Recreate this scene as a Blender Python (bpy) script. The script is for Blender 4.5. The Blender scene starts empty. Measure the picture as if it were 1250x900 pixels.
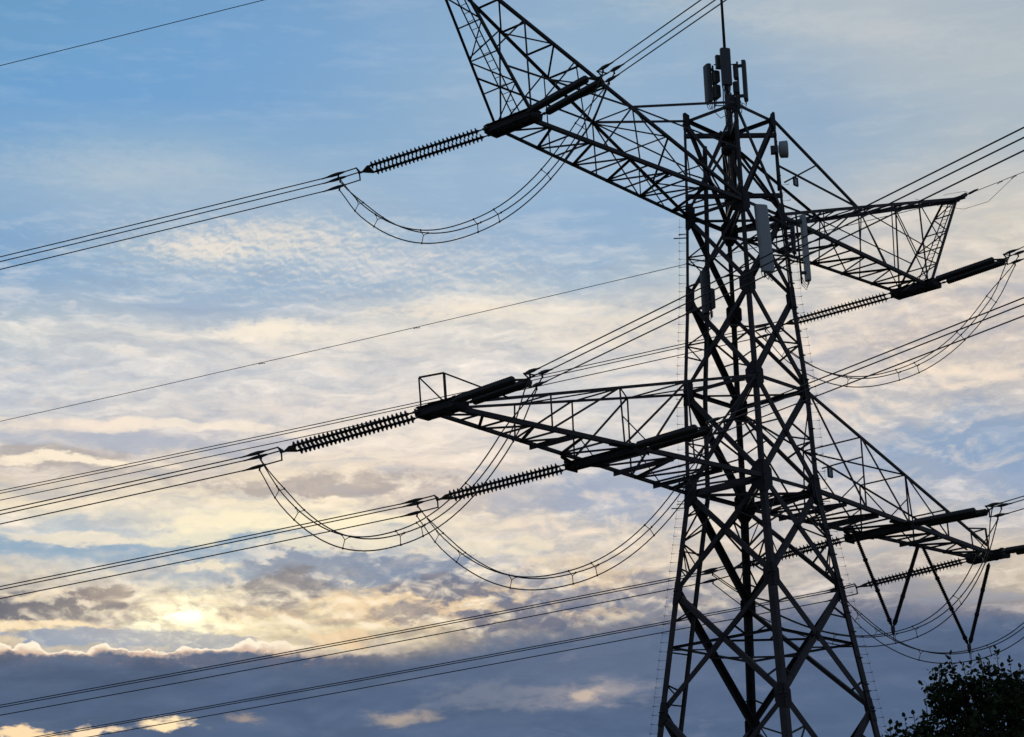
import bpy, bmesh, math, random
from mathutils import Vector, Matrix, Quaternion
random.seed(7)
D2R = math.radians
scene = bpy.context.scene
COL = scene.collection

# ------------------------------------------------------------------ camera
YAW, PITCH, ROLL, FPX = 48.0366, 17.4288, -1.8136, 2763.885
CAMP = Vector((-58.7018, -42.3607, 1.6))
ya, pa, ra = D2R(YAW), D2R(PITCH), D2R(ROLL)
fw = Vector((math.sin(ya)*math.cos(pa), math.cos(ya)*math.cos(pa), math.sin(pa)))
r0 = Vector((math.cos(ya), -math.sin(ya), 0.0))
u0 = r0.cross(fw)
rv = r0*math.cos(ra) + u0*math.sin(ra)
uv = -r0*math.sin(ra) + u0*math.cos(ra)
cam_d = bpy.data.cameras.new('camera')
cam = bpy.data.objects.new('camera', cam_d)
COL.objects.link(cam)
cam_d.sensor_fit = 'HORIZONTAL'
cam_d.sensor_width = 36.0
cam_d.lens = 36.0*FPX/1250.0
cam_d.clip_start = 0.1
cam_d.clip_end = 9000.0
cam.matrix_world = Matrix(((rv.x, uv.x, -fw.x, CAMP.x), (rv.y, uv.y, -fw.y, CAMP.y), (rv.z, uv.z, -fw.z, CAMP.z), (0, 0, 0, 1)))
scene.camera = cam
scene.view_settings.view_transform = 'Standard'
scene.view_settings.look = 'None'
scene.view_settings.exposure = 0.0
scene.view_settings.gamma = 1.0
scene.view_settings.use_curve_mapping = False

# ------------------------------------------------------------------ sun (low, behind thin cloud)
SUN_AZ, SUN_EL = 39.7, 11.4
sdir = Vector((math.sin(D2R(SUN_AZ))*math.cos(D2R(SUN_EL)), math.cos(D2R(SUN_AZ))*math.cos(D2R(SUN_EL)), math.sin(D2R(SUN_EL))))
sl = bpy.data.lights.new('sun', 'SUN')
sl.energy = 0.8
sl.angle = D2R(12)
sl.color = (1.0, 0.86, 0.66)
so = bpy.data.objects.new('sun', sl)
COL.objects.link(so)
so.rotation_euler = sdir.to_track_quat('Z', 'Y').to_euler()
so.location = (0, 0, 80)

# ------------------------------------------------------------------ sky (world)
world = bpy.data.worlds.new('World')
scene.world = world
world.use_nodes = True
try:
    world.cycles.sampling_method = 'MANUAL'
    world.cycles.sample_map_resolution = 512
except Exception:
    pass
NT = world.node_tree
NT.nodes.clear()


def lin(c):
    c = c/255.0
    return c/12.92 if c <= 0.04045 else ((c+0.055)/1.055)**2.4


def nd(t, **kw):
    n = NT.nodes.new(t)
    for k, v in kw.items():
        setattr(n, k, v)
    return n


class S:
    """A scalar socket with arithmetic."""
    def __init__(self, s):
        self.s = s

    def _m(self, op, *a, clamp=False):
        n = nd('ShaderNodeMath', operation=op, use_clamp=clamp)
        for i, x in enumerate(a):
            if isinstance(x, S):
                NT.links.new(x.s, n.inputs[i])
            else:
                n.inputs[i].default_value = float(x)
        return S(n.outputs[0])

    def __add__(self, o): return self._m('ADD', self, o)
    __radd__ = __add__
    def __sub__(self, o): return self._m('SUBTRACT', self, o)
    def __rsub__(self, o): return self._m('SUBTRACT', o, self)
    def __mul__(self, o): return self._m('MULTIPLY', self, o)
    __rmul__ = __mul__
    def __truediv__(self, o): return self._m('DIVIDE', self, o)
    def clamp(self): return self._m('ADD', self, 0.0, clamp=True)
    def f(self, op, *a): return self._m(op, self, *a)


def sstep(x, a, b):
    n = nd('ShaderNodeMapRange', interpolation_type='SMOOTHSTEP')
    NT.links.new(x.s, n.inputs['Value'])
    n.inputs['From Min'].default_value = a
    n.inputs['From Max'].default_value = b
    return S(n.outputs['Result'])


def lstep(x, a, b):
    n = nd('ShaderNodeMapRange', interpolation_type='LINEAR')
    NT.links.new(x.s, n.inputs['Value'])
    n.inputs['From Min'].default_value = a
    n.inputs['From Max'].default_value = b
    return S(n.outputs['Result'])


def vec(x, y, z=0.0):
    n = nd('ShaderNodeCombineXYZ')
    for i, v in enumerate((x, y, z)):
        if isinstance(v, S):
            NT.links.new(v.s, n.inputs[i])
        else:
            n.inputs[i].default_value = v
    return n.outputs[0]


def noise(x, y, z=0.0, scale=1.0, detail=5, rough=0.55, dist=0.0):
    n = nd('ShaderNodeTexNoise', noise_dimensions='3D')
    NT.links.new(vec(x, y, z), n.inputs['Vector'])
    n.inputs['Scale'].default_value = scale
    n.inputs['Detail'].default_value = detail
    n.inputs['Roughness'].default_value = rough
    n.inputs['Distortion'].default_value = dist
    return S(n.outputs[0])


def mixc(a, b, fac, blend='MIX'):
    n = nd('ShaderNodeMix', data_type='RGBA', blend_type=blend)
    n.clamp_factor = True
    if isinstance(fac, S):
        NT.links.new(fac.s, n.inputs[0])
    else:
        n.inputs[0].default_value = fac
    for i, c in ((6, a), (7, b)):
        if isinstance(c, (tuple, list)):
            n.inputs[i].default_value = (c[0], c[1], c[2], 1.0)
        else:
            NT.links.new(c, n.inputs[i])
    return n.outputs[2]


def rgb(r, g, b, k=1.0):
    return (lin(r)*k, lin(g)*k, lin(b)*k)


geo = nd('ShaderNodeTexCoord')
sep = nd('ShaderNodeSeparateXYZ')
NT.links.new(geo.outputs['Generated'], sep.inputs[0])
dx, dy, dz = (S(o) for o in sep.outputs)
AZ0 = D2R(48.0)                       # middle azimuth of the evening cloud field
cx = dx*math.cos(AZ0) - dy*math.sin(AZ0)
cy = dx*math.sin(AZ0) + dy*math.cos(AZ0)
U = cx.f('ARCTAN2', cy)*57.29578      # degrees of azimuth from AZ0
V = dz.f('ARCSINE')*57.29578          # degrees of elevation

# colours of the cloud field, on a survey of azimuth and elevation
PXR = [0, 60, 120, 170, 215, 260, 300, 340, 375, 410, 450, 490, 530, 570, 610, 640, 670, 700, 735, 760, 785, 815, 850, 890]
GRID = """112,160,198|115,162,200|118,163,202|122,165,203|128,167,203|137,172,203|145,175,203|150,178,202|158,182,200|170,187,200|182,192,198|178,190,198|172,186,196
116,164,203|120,166,205|122,167,207|124,167,207|130,170,207|140,175,206|150,180,205|150,179,204|148,178,204|155,180,200|172,188,200|185,194,198|182,192,197
118,166,207|120,166,208|122,167,208|126,168,207|134,172,206|145,177,205|155,182,205|155,182,205|150,178,203|148,176,202|152,177,200|165,184,199|175,189,198
130,170,206|140,176,205|148,180,205|140,176,206|140,175,205|146,178,206|155,182,206|158,183,206|155,181,205|155,180,202|150,176,200|160,181,198|175,188,196
150,180,205|163,187,205|170,190,205|160,185,206|155,183,206|155,183,207|158,185,208|160,186,208|158,184,207|165,186,203|170,188,202|185,195,200|198,200,198
143,176,206|155,182,206|160,185,207|165,187,206|165,187,206|158,184,207|155,183,208|150,180,208|148,178,207|165,185,200|180,190,198|200,200,198|205,203,195
130,168,204|150,180,205|180,195,205|190,201,206|185,199,206|172,191,207|165,187,207|155,182,207|155,182,205|180,192,200|200,202,200|208,205,198|210,206,196
138,172,203|150,179,204|160,184,205|165,187,206|160,184,206|170,189,205|180,195,206|165,187,206|175,192,203|200,203,202|210,208,200|210,205,196|208,203,195
165,185,203|175,191,204|165,185,204|160,182,204|185,196,205|215,215,208|222,219,208|215,214,208|215,213,205|212,211,204|215,211,202|212,206,196|205,200,192
195,205,206|205,210,207|205,210,208|222,220,210|230,226,212|215,216,210|215,215,208|212,213,208|215,214,207|215,213,204|215,211,202|212,206,197|203,198,190
195,205,210|200,208,211|205,211,211|205,211,211|208,212,210|210,213,209|210,213,210|208,212,209|208,211,208|212,212,206|215,212,203|210,206,198|200,198,192
200,208,211|208,212,209|215,216,210|215,215,209|222,220,211|230,226,214|218,218,211|205,210,210|205,209,207|212,211,203|215,211,200|205,203,196|185,190,192
205,207,203|195,198,200|195,199,203|190,194,199|225,220,208|235,229,213|225,220,208|210,212,208|195,202,205|215,212,200|190,195,198|165,182,198|160,180,200
195,190,182|190,186,182|205,200,188|222,213,190|235,226,202|225,216,200|220,212,198|200,203,202|190,198,205|205,205,200|185,192,198|155,176,198|152,175,200
235,226,198|240,230,200|240,230,200|245,236,204|248,238,206|225,215,195|215,208,196|190,196,200|185,193,202|205,203,196|190,194,197|185,190,193|175,185,194
205,208,200|195,203,203|200,205,202|210,212,202|238,232,206|240,233,205|225,217,196|215,210,196|205,203,195|205,202,192|200,198,190|200,197,188|190,190,188
175,193,203|165,187,203|175,192,203|205,210,203|215,216,205|200,206,204|195,201,201|222,214,194|215,208,190|205,200,188|195,193,186|200,195,183|205,198,182
225,218,195|205,206,196|195,202,200|165,180,192|150,168,186|165,178,190|180,186,190|195,194,188|200,193,178|190,186,176|170,172,175|185,180,172|200,190,172
130,135,145|175,170,160|245,232,190|230,216,178|225,210,172|190,184,170|165,168,170|160,164,170|155,158,165|150,150,155|135,140,155|135,140,155|165,160,158
190,180,160|170,178,182|235,225,185|255,245,195|245,230,185|225,208,170|190,180,160|150,152,158|150,150,152|130,134,148|112,122,145|112,122,145|125,130,148
225,205,165|200,195,180|160,172,185|190,185,170|215,200,170|185,175,155|150,150,150|120,128,145|115,124,145|108,118,142|105,117,143|105,117,143|108,120,145
95,106,130|95,106,130|98,109,132|98,109,132|100,112,136|102,114,138|104,117,142|105,118,144|105,118,144|102,116,142|100,115,142|102,116,142|104,118,142
92,105,130|92,105,132|95,108,135|96,110,138|100,114,140|105,118,144|108,121,147|112,123,147|108,120,146|98,112,140|94,108,138|95,110,138|95,110,138
150,138,120|120,120,125|105,112,130|108,116,135|108,118,138|112,122,145|112,124,148|110,122,147|102,116,142|96,110,138|92,106,136|92,106,135|92,106,135"""
GRID = [[tuple(float(v) for v in c.split(',')) for c in row.split('|')] for row in GRID.split('\n')]


def survey(px, py):
    """A sighting to (azimuth from AZ0, elevation) in degrees."""
    d = (fw + rv*((px-625)/FPX) - uv*((py-450)/FPX)).normalized()
    a = math.degrees(math.atan2(d.x, d.y) - AZ0)
    return a, math.degrees(math.asin(d.z))


def sighting(az, el):
    a, e = D2R(az)+AZ0, D2R(el)
    d = Vector((math.sin(a)*math.cos(e), math.cos(a)*math.cos(e), math.sin(e)))
    k = d.dot(fw)
    return 625+FPX*d.dot(rv)/k, 450-FPX*d.dot(uv)/k


def grid_col(px, py):
    fx = min(max(px/100.0, 0.0), 11.999)
    i = int(fx); tx = fx-i
    py = min(max(py, PXR[0]), PXR[-1]-0.01)
    j = max(k for k in range(len(PXR)-1) if PXR[k] <= py)
    ty = (py-PXR[j])/(PXR[j+1]-PXR[j])
    out = []
    for c in range(3):
        a = GRID[j][i][c]*(1-tx)+GRID[j][i+1][c]*tx
        b = GRID[j+1][i][c]*(1-tx)+GRID[j+1][i+1][c]*tx
        out.append(lin(a*(1-ty)+b*ty))
    return out


# wind-torn displacement of the field
amp = sstep(V, 23.5, 17.0)*0.85 + 0.15
wa = noise(U*0.22, V*0.75, 1.3, 1.0, 6, 0.55)
wb = noise(U*0.22, V*0.75, 7.7, 1.0, 6, 0.55)
wc = noise(U*0.9, V*2.4, 3.1, 1.0, 6, 0.6)
wd = noise(U*0.9, V*2.4, 9.4, 1.0, 6, 0.6)
Uw = U + ((wa-0.5)*3.4 + (wc-0.5)*1.3)*amp
Vw = V + ((wb-0.5)*1.15 + (wd-0.5)*0.5)*amp
U0, U1 = -15.0, 15.0
un = lstep(Uw, U0, U1)
els = [survey(625, y)[1] for y in PXR]
NST = 15
field = None
for j, el in enumerate(els):
    rp = nd('ShaderNodeValToRGB')
    rp.color_ramp.interpolation = 'LINEAR'
    e = rp.color_ramp.elements
    while len(e) < NST:
        e.new(0.5)
    for i in range(NST):
        t = i/(NST-1)
        e[i].position = t
        c = grid_col(*sighting(U0+(U1-U0)*t, el))
        e[i].color = (c[0], c[1], c[2], 1)
    NT.links.new(un.s, rp.inputs[0])
    if field is None:
        field = rp.outputs[0]
    else:
        field = mixc(field, rp.outputs[0], lstep(Vw, els[j-1], el))

# fine cloud texture: brightens and darkens the clouds, hardly touches the clear blue
tx1 = noise(Uw*0.42, Vw*2.2, 4.0, 1.0, 9, 0.56)
tx2 = noise(Uw*1.6, Vw*5.5, 11.0, 1.0, 7, 0.6)
kmid = sstep(V, 22.5, 18.0)*sstep(V, 8.5, 11.5)*0.75 + 0.12
tt_ = (tx1-0.5)*2.7 + (tx2-0.5)*0.8
warmz = sstep(V, 19.5, 17.5)*sstep(V, 11.0, 12.5)
field = mixc(field, vec(1.012, 0.982, 1.0), warmz, 'MULTIPLY')
field = mixc(field, rgb(253, 241, 224), tt_.clamp()*kmid*0.95)
field = mixc(field, rgb(160, 178, 203), (tt_*-1.0).clamp()*kmid*0.80)
mul = 1.0 + ((tx1-0.5)*0.35 + (tx2-0.5)*0.25)*kmid
field = mixc(field, vec(mul, mul, mul), 1.0, 'MULTIPLY')


def blob(px, py, sx, sy, u=Uw, v=Vw, skew=0.0):
    a, el = survey(px, py)
    k = math.degrees(1/FPX)
    du = (u-a)/(sx*k)
    dv = (v-el-(u-a)*skew)/(sy*k)
    return (du*du+dv*dv).f('MULTIPLY', -0.5).f('EXPONENT')


# mottled altocumulus patches
spk = noise(U*2.6, V*6.0, 2.0, 1.0, 6, 0.62, 0.3)
def patch(px, py, sx, sy, lo, hi, col, k, n=spk, u=Uw, v=Vw, skew=0.0):
    global field
    m = blob(px, py, sx, sy, u, v, skew)
    field = mixc(field, rgb(*col), sstep(n + m*0.36, lo, hi)*m.clamp()*k)
patch(255, 305, 75, 16, 0.60, 0.86, (226, 222, 212), 1.0)
patch(350, 292, 110, 22, 0.62, 0.90, (222, 219, 211), 0.85)
patch(490, 320, 120, 26, 0.62, 0.95, (205, 208, 210), 0.6)
patch(330, 405, 70, 11, 0.55, 0.80, (244, 235, 216), 0.9)
patch(560, 378, 110, 12, 0.55, 0.85, (240, 230, 212), 0.8)
patch(760, 400, 120, 30, 0.60, 0.92, (232, 224, 208), 0.7)
patch(1170, 440, 90, 40, 0.60, 0.92, (226, 216, 200), 0.7)
patch(1110, 420, 120, 22, 0.60, 0.92, (178, 176, 178), 0.5)
patch(1000, 30, 190, 16, 0.45, 0.95, (196, 202, 204), 0.5, v=V, u=U, skew=-0.2)
patch(150, 205, 150, 26, 0.42, 1.0, (182, 198, 209), 0.5, v=V, u=U)

big = noise(U*0.8, V*1.9, 21.0, 1.0, 8, 0.62, 0.2)
CUP = (61.0, 1.0, 9, 0.62, 0.25)
cum = noise(U*1.3, V*2.5, *CUP)
RLP = (64.0, 1.0, 6, 0.5, 0.2)
relief = noise(U*1.0, V*2.2, *RLP)-noise(U*1.0, (V+0.17)*2.2, *RLP)
def dark(px, py, sx, sy, col, k=1.0, lo=0.62, hi=0.82, n=big):
    global field
    m = blob(px, py, sx, sy)
    field = mixc(field, rgb(*col), sstep(n + m*0.42, lo, hi)*sstep(m, 0.02, 0.4)*k)
dark(560, 610, 120, 16, (182, 176, 176), 0.6)
dark(50, 560, 110, 10, (176, 170, 166), 0.7)
dark(380, 590, 120, 10, (178, 170, 166), 0.8)
dark(110, 540, 120, 8, (178, 186, 198), 0.7)
dark(300, 545, 60, 10, (184, 188, 196), 0.7)
dark(640, 600, 60, 26, (176, 184, 196), 0.6)
dark(760, 605, 80, 30, (158, 174, 196), 0.6)
dark(1190, 540, 110, 34, (142, 168, 196), 0.6)
dark(1080, 580, 60, 16, (170, 180, 194), 0.5)
dark(170, 668, 190, 15, (146, 174, 196), 0.8)
dark(60, 640, 60, 10, (178, 194, 204), 0.6)
dark(70, 563, 100, 3.5, (250, 238, 214), 0.9, 0.5, 0.8)
dark(250, 520, 130, 6, (248, 236, 216), 0.7, 0.55, 0.85)
dark(60, 520, 90, 6, (244, 230, 212), 0.6, 0.55, 0.85)
dark(340, 640, 110, 9, (252, 242, 208), 0.8, 0.5, 0.8)
dark(240, 655, 60, 6, (252, 242, 208), 0.7, 0.5, 0.8)
dark(80, 653, 60, 4, (248, 236, 208), 0.7, 0.5, 0.8)
# tops of the puffs catch the light, their undersides lose it
cz = blob(230, 742, 330, 36, U, V) + blob(680, 735, 170, 40, U, V)*0.9
cz = cz.f('MINIMUM', 1.0)
field = mixc(field, rgb(255, 236, 200), (relief*6.0).clamp()*cz*0.7)
field = mixc(field, rgb(132, 126, 134), (relief*-5.0).clamp()*cz*0.5)
# piled cumulus round the sun: cream lumps with sharp grey-brown undersides
def lump(px, py, sx, sy, col, k=1.0, lo=0.64, hi=0.80, n=cum, skew=0.0):
    global field
    m = blob(px, py, sx, sy, U, Vw, skew)
    field = mixc(field, rgb(*col), sstep(n + m*0.40, lo, hi)*sstep(m, 0.02, 0.35)*k)
lump(400, 668, 90, 9, (240, 232, 206), 0.7)
lump(570, 668, 90, 8, (236, 226, 202), 0.7)
lump(690, 690, 60, 9, (232, 216, 190), 0.7)
lump(250, 690, 40, 5, (240, 230, 204), 0.8)
lump(430, 700, 130, 17, (134, 150, 172), 0.9)
lump(250, 705, 60, 10, (150, 172, 192), 0.6)
lump(520, 735, 120, 16, (238, 214, 176), 0.8, 0.64, 0.8)
lump(640, 745, 110, 20, (226, 202, 168), 0.7, 0.66, 0.8)
lump(745, 715, 60, 18, (224, 204, 174), 0.7, 0.66, 0.8)
lump(55, 742, 75, 15, (98, 104, 122), 1.0, 0.58, 0.80)
lump(95, 730, 45, 9, (112, 112, 124), 0.9)
lump(135, 721, 40, 6, (138, 130, 132), 0.9)
lump(185, 757, 26, 6, (140, 132, 134), 0.9)
lump(140, 760, 25, 5, (130, 128, 138), 0.8)
lump(345, 716, 48, 11, (120, 124, 138), 1.0, 0.58, 0.84)
lump(300, 740, 60, 6, (178, 160, 144), 0.6)
lump(400, 755, 70, 5, (198, 178, 152), 0.6)
lump(540, 722, 55, 13, (120, 126, 144), 0.9, 0.62, 0.8)
lump(500, 745, 30, 8, (150, 146, 150), 0.7)
lump(640, 752, 70, 14, (116, 124, 144), 0.9, 0.62, 0.82)
lump(700, 730, 60, 16, (118, 128, 150), 0.8, 0.64, 0.84)
lump(800, 720, 60, 16, (128, 136, 156), 0.7, 0.64, 0.84)
lump(40, 763, 60, 6, (246, 226, 188), 0.9, 0.58, 0.75)
lump(130, 778, 80, 7, (140, 158, 182), 1.0, 0.56, 0.7)
lump(250, 781, 40, 7, (140, 156, 176), 0.9, 0.58, 0.74)
lump(425, 778, 40, 8, (232, 206, 168), 0.8)

# soft puffs, strongest on the right-hand side of the tower
mz = sstep(V, 19.5, 17.0)*sstep(V, 11.5, 13.0)*0.30 + (blob(1120, 400, 170, 90, U, V)+blob(760, 660, 130, 40, U, V)).clamp()*0.75
pm_ = noise(U*0.35, V*0.6, 88.0, 1.0, 3, 0.5)
puf = (noise(U*0.8, V*1.5, 84.0, 1.0, 8, 0.58, 0.5)-noise(U*0.8+0.06, (V+0.2)*1.5, 84.0, 1.0, 8, 0.58, 0.5))*(pm_*3.0-0.7).clamp()
field = mixc(field, rgb(244, 228, 208), (puf*6.0).clamp()*mz*0.9)
field = mixc(field, rgb(160, 166, 182), (puf*-6.0).clamp()*mz*0.62)

# sun behind the thin part
sunw = blob(235, 752, 130, 34)
field = mixc(field, rgb(255, 238, 202), sunw*0.45)
# crisp small puffs all through the bright break, and mottled altocumulus higher up
fz = (blob(230, 745, 330, 30, U, V)+blob(660, 735, 170, 34, U, V)).clamp()
fin = noise(U*1.15, V*2.0, 97.0, 1.0, 7, 0.54, 0.6)-noise(U*1.15+0.05, (V+0.15)*2.0, 97.0, 1.0, 7, 0.54, 0.6)
fmod = (noise(U*0.5, V*1.0, 99.0, 1.0, 3, 0.5)*3.2-0.95).clamp()
field = mixc(field, rgb(255, 242, 216), (fin*fmod*6.5).clamp()*fz*0.75)
field = mixc(field, rgb(126, 122, 134), (fin*fmod*-5.5).clamp()*fz*0.5)
az2 = (blob(330, 303, 150, 26, U, V)+blob(520, 340, 150, 26, U, V)*0.6).clamp()
fin2 = noise(U*2.6, V*5.0, 103.0, 1.0, 6, 0.58, 0.4)-noise(U*2.6+0.1, (V+0.08)*5.0, 103.0, 1.0, 6, 0.58, 0.4)
field = mixc(field, rgb(232, 226, 216), (fin2*5.0).clamp()*az2*0.6)
field = mixc(field, rgb(150, 176, 204), (fin2*-5.0).clamp()*az2*0.5)
lumps = noise(U*1.5, V*3.4, 31.0, 1.0, 8, 0.6, 0.2)
hot = sstep(lumps*1.3 + blob(232, 752, 60, 18)*0.38, 0.72, 1.08)*blob(232, 752, 100, 30).clamp()
field = mixc(field, rgb(255, 252, 214, 1.15), hot)
field = mixc(field, rgb(255, 255, 232, 1.25), sstep(lumps*1.3 + blob(234, 750, 24, 10)*0.42, 0.78, 1.1)*blob(234, 750, 40, 16).clamp())

# the low slate bank with its bright rim
EDGE = [(-100, 797), (0, 796), (60, 800), (150, 795), (230, 800), (300, 794), (370, 802), (450, 798), (520, 795), (580, 778), (650, 764), (740, 758), (830, 750), (950, 744), (1050, 738), (1150, 742), (1350, 745)]
rp = nd('ShaderNodeValToRGB')
rp.color_ramp.interpolation = 'B_SPLINE'
e = rp.color_ramp.elements
while len(e) < len(EDGE):
    e.new(0.5)
for i, (px, py) in enumerate(EDGE):
    a, el = survey(px, py)
    e[i].position = min(max((a-U0)/(U1-U0), 0), 1)
    g = (el-5.0)/10.0
    e[i].color = (g, g, g, 1)
NT.links.new(lstep(U, U0, U1).s, rp.inputs[0])
edge = S(rp.outputs[0])*10.0 + 5.0
en = noise(U*1.0, V*1.6, 41.0, 1.0, 4, 0.5)
en2 = noise(U*2.2, V*3.4, 47.0, 1.0, 7, 0.62)
en3 = noise(U*1.4, V*0.6, 49.0, 1.0, 2, 0.5)
above = V - edge + (en-0.5)*0.50 + (en2-0.5)*0.42
soft = sstep(U, -5.5, -1.0)                     # the bank's edge blurs towards the right
bankm = sstep(above, 0.05, -0.10)*(1.0-soft) + sstep(above, 0.45, -0.6)*soft
bt = noise(Uw*0.35, Vw*1.1, 51.0, 1.0, 7, 0.6)
bank = mixc(rgb(84, 100, 124), rgb(93, 112, 140), sstep(bt + lstep(U, -13, 8)*0.18, 0.36, 0.76))
bank = mixc(bank, rgb(92, 113, 142), lstep(V, 10.3, 8.6)*0.5)
wid = 0.02 + ((en3-0.38)*0.9).f('MAXIMUM', 0.0) + ((en2-0.4)*0.25).f('MAXIMUM', 0.0) + 0.012
ab2 = above + (noise(U*3.2, V*4.0, 71.0, 1.0, 4, 0.55)-0.5)*0.14
bil = (noise(U*0.45, V*1.3, 77.0, 1.0, 7, 0.58, 0.4)-noise(U*0.45+0.05, (V+0.22)*1.3, 77.0, 1.0, 7, 0.58, 0.4))*(noise(U*0.3, V*0.7, 79.0, 1.0, 3, 0.5)*1.6-0.35).clamp()
bank = mixc(bank, rgb(126, 138, 160), (bil*5.0).clamp()*0.45)
bank = mixc(bank, rgb(74, 88, 114), (bil*-5.0).clamp()*0.45)
bank = mixc(bank, rgb(132, 124, 134), sstep(above, -0.45, 0.05)*0.55*sstep(en2, 0.3, 0.65))
bank = mixc(bank, rgb(120, 132, 154), blob(720, 815, 120, 26, U, V)*0.35)
bank = mixc(bank, rgb(176, 164, 158), sstep(lumps, 0.60, 0.80)*sstep(above, -0.5, -0.05)*0.55)
bank = mixc(bank, rgb(138, 146, 164), sstep(noise(Uw*0.6, Vw*1.8, 93.0, 1.0, 6, 0.6), 0.56, 0.76)*sstep(U, -10.0, 2.0)*0.45)
rim = sstep(above, -0.12, 0.05)*(1.0-sstep(ab2-wid, -0.015, 0.03))*(1.0-soft)*(1.0-sstep(U, -7.0, -4.5)*0.8)
rimc = mixc(rgb(214, 188, 168), rgb(255, 244, 220), sstep(ab2/wid + (lumps-0.5)*1.2, 0.0, 0.9))
field = mixc(field, rimc, rim*sstep(U, 1.0, -4.0)*0.95)
field = mixc(field, bank, bankm*0.95)


def glint(px, py, sx, sy, col, k, lo=0.66, hi=0.9):
    global field
    m = blob(px, py, sx, sy, U, Vw)
    field = mixc(field, rgb(*col), sstep(lumps + m*0.45, lo, hi)*sstep(m, 0.02, 0.5)*k)
glint(208, 889, 30, 7, (255, 232, 190), 1.0)
glint(115, 893, 28, 6, (250, 226, 190), 1.0)
glint(20, 899, 45, 6, (250, 222, 180), 1.0)
glint(490, 872, 34, 8, (196, 180, 162), 0.7, 0.5, 1.1)
glint(298, 878, 20, 6, (180, 164, 150), 0.7, 0.55, 1.0)
glint(718, 843, 60, 13, (176, 170, 170), 0.7, 0.5, 1.1)
glint(712, 844, 18, 6, (215, 196, 176), 0.7, 0.6, 1.05)
glint(600, 845, 60, 14, (128, 136, 152), 0.7, 0.55, 0.95)

gam = nd('ShaderNodeGamma')
gam.inputs['Gamma'].default_value = 1.12
NT.links.new(field, gam.inputs['Color'])
field = mixc(gam.outputs[0], (1.085, 1.06, 1.065), 1.0, 'MULTIPLY')

# beyond that field: clear Nishita sky with loose grey cloud
sky = nd('ShaderNodeTexSky', sky_type='NISHITA')
sky.sun_disc = False
sky.sun_elevation = D2R(SUN_EL)
sky.sun_rotation = D2R(SUN_AZ)
sky.altitude = 20
sky.air_density = 1.0
sky.dust_density = 1.5
sky.ozone_density = 1.5
SKYK = 0.10
far = mixc(sky.outputs[0], (1.9, 2.1, 2.5), sstep(noise(dx*2.0, dy*2.0, dz*4.0, 1.5, 6, 0.6), 0.45, 0.65)*0.5)
far = mixc(far, rgb(168, 172, 184, 10.0), sstep(V, 24.0, 10.0)*0.85)
far = mixc(far, rgb(96, 112, 138, 10.0), sstep(V + (bt-0.5)*5.0, 14.0, 9.5)*0.92)
fieldk = mixc(field, (1/SKYK, 1/SKYK, 1/SKYK), 1.0, 'MULTIPLY')
inside = sstep(U, -46, -18)*sstep(U, 46, 18)*sstep(V, 44.0, 27.5)*sstep(V, -3.0, -1.0)
allsky = mixc(far, fieldk, inside)
bg = nd('ShaderNodeBackground')
bg.inputs['Strength'].default_value = SKYK
NT.links.new(allsky, bg.inputs['Color'])
wo = nd('ShaderNodeOutputWorld')
NT.links.new(bg.outputs[0], wo.inputs[0])
#@@SKYEND

# ------------------------------------------------------------------ materials
def mat(name, base, rough=0.5, metal=0.0, var=0.25, scale=3.0, base2=None, spec=0.5):
    m = bpy.data.materials.new(name)
    m.use_nodes = True
    t = m.node_tree
    b = t.nodes['Principled BSDF']
    tc = t.nodes.new('ShaderNodeTexCoord')
    n = t.nodes.new('ShaderNodeTexNoise')
    n.inputs['Scale'].default_value = scale
    n.inputs['Detail'].default_value = 6
    n.inputs['Roughness'].default_value = 0.65
    t.links.new(tc.outputs['Object'], n.inputs['Vector'])
    r = t.nodes.new('ShaderNodeValToRGB')
    r.color_ramp.elements[0].position = 0.35
    r.color_ramp.elements[1].position = 0.68
    lo = base2 or tuple(c*(1-var) for c in base)
    r.color_ramp.elements[0].color = (*lo, 1)
    r.color_ramp.elements[1].color = (*(c*(1+var) for c in base), 1)
    t.links.new(n.outputs[0], r.inputs[0])
    t.links.new(r.outputs[0], b.inputs['Base Color'])
    b.inputs['Metallic'].default_value = metal
    b.inputs['Specular IOR Level'].default_value = spec
    rr = t.nodes.new('ShaderNodeMapRange')
    rr.inputs['To Min'].default_value = max(rough-0.1, 0.05)
    rr.inputs['To Max'].default_value = min(rough+0.12, 1.0)
    t.links.new(n.outputs[0], rr.inputs['Value'])
    t.links.new(rr.outputs[0], b.inputs['Roughness'])
    return m


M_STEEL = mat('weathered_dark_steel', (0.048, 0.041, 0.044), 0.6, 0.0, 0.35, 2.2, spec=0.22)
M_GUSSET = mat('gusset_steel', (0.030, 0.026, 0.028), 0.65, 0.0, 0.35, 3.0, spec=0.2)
M_FIT = mat('forged_fittings', (0.035, 0.034, 0.036), 0.5, 0.1, 0.25, 8.0)
M_INS = mat('brown_glazed_porcelain', (0.028, 0.022, 0.021), 0.42, 0.0, 0.2, 10.0)
M_ROD = mat('dark_rod_insulator', (0.02, 0.018, 0.019), 0.75, 0.0, 0.2, 10.0, spec=0.1)
M_WIRE = mat('weathered_aluminium_wire', (0.06, 0.06, 0.062), 0.55, 0.0, 0.15, 6.0, spec=0.3)
M_RADOME = mat('grey_radome', (0.36, 0.37, 0.38), 0.5, 0.0, 0.08, 2.0)
M_RADOMED = mat('dark_radome', (0.052, 0.053, 0.062), 0.5, 0.0, 0.1, 2.0)
M_RRU = mat('dark_radio_case', (0.045, 0.045, 0.05), 0.5, 0.0, 0.2, 6.0)
M_CABLE = mat('black_cable_sheath', (0.02, 0.02, 0.022), 0.5, 0.0, 0.2, 6.0)
M_PLATE = mat('pale_number_plate', (0.28, 0.30, 0.31), 0.5, 0.0, 0.2, 12.0)
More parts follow.
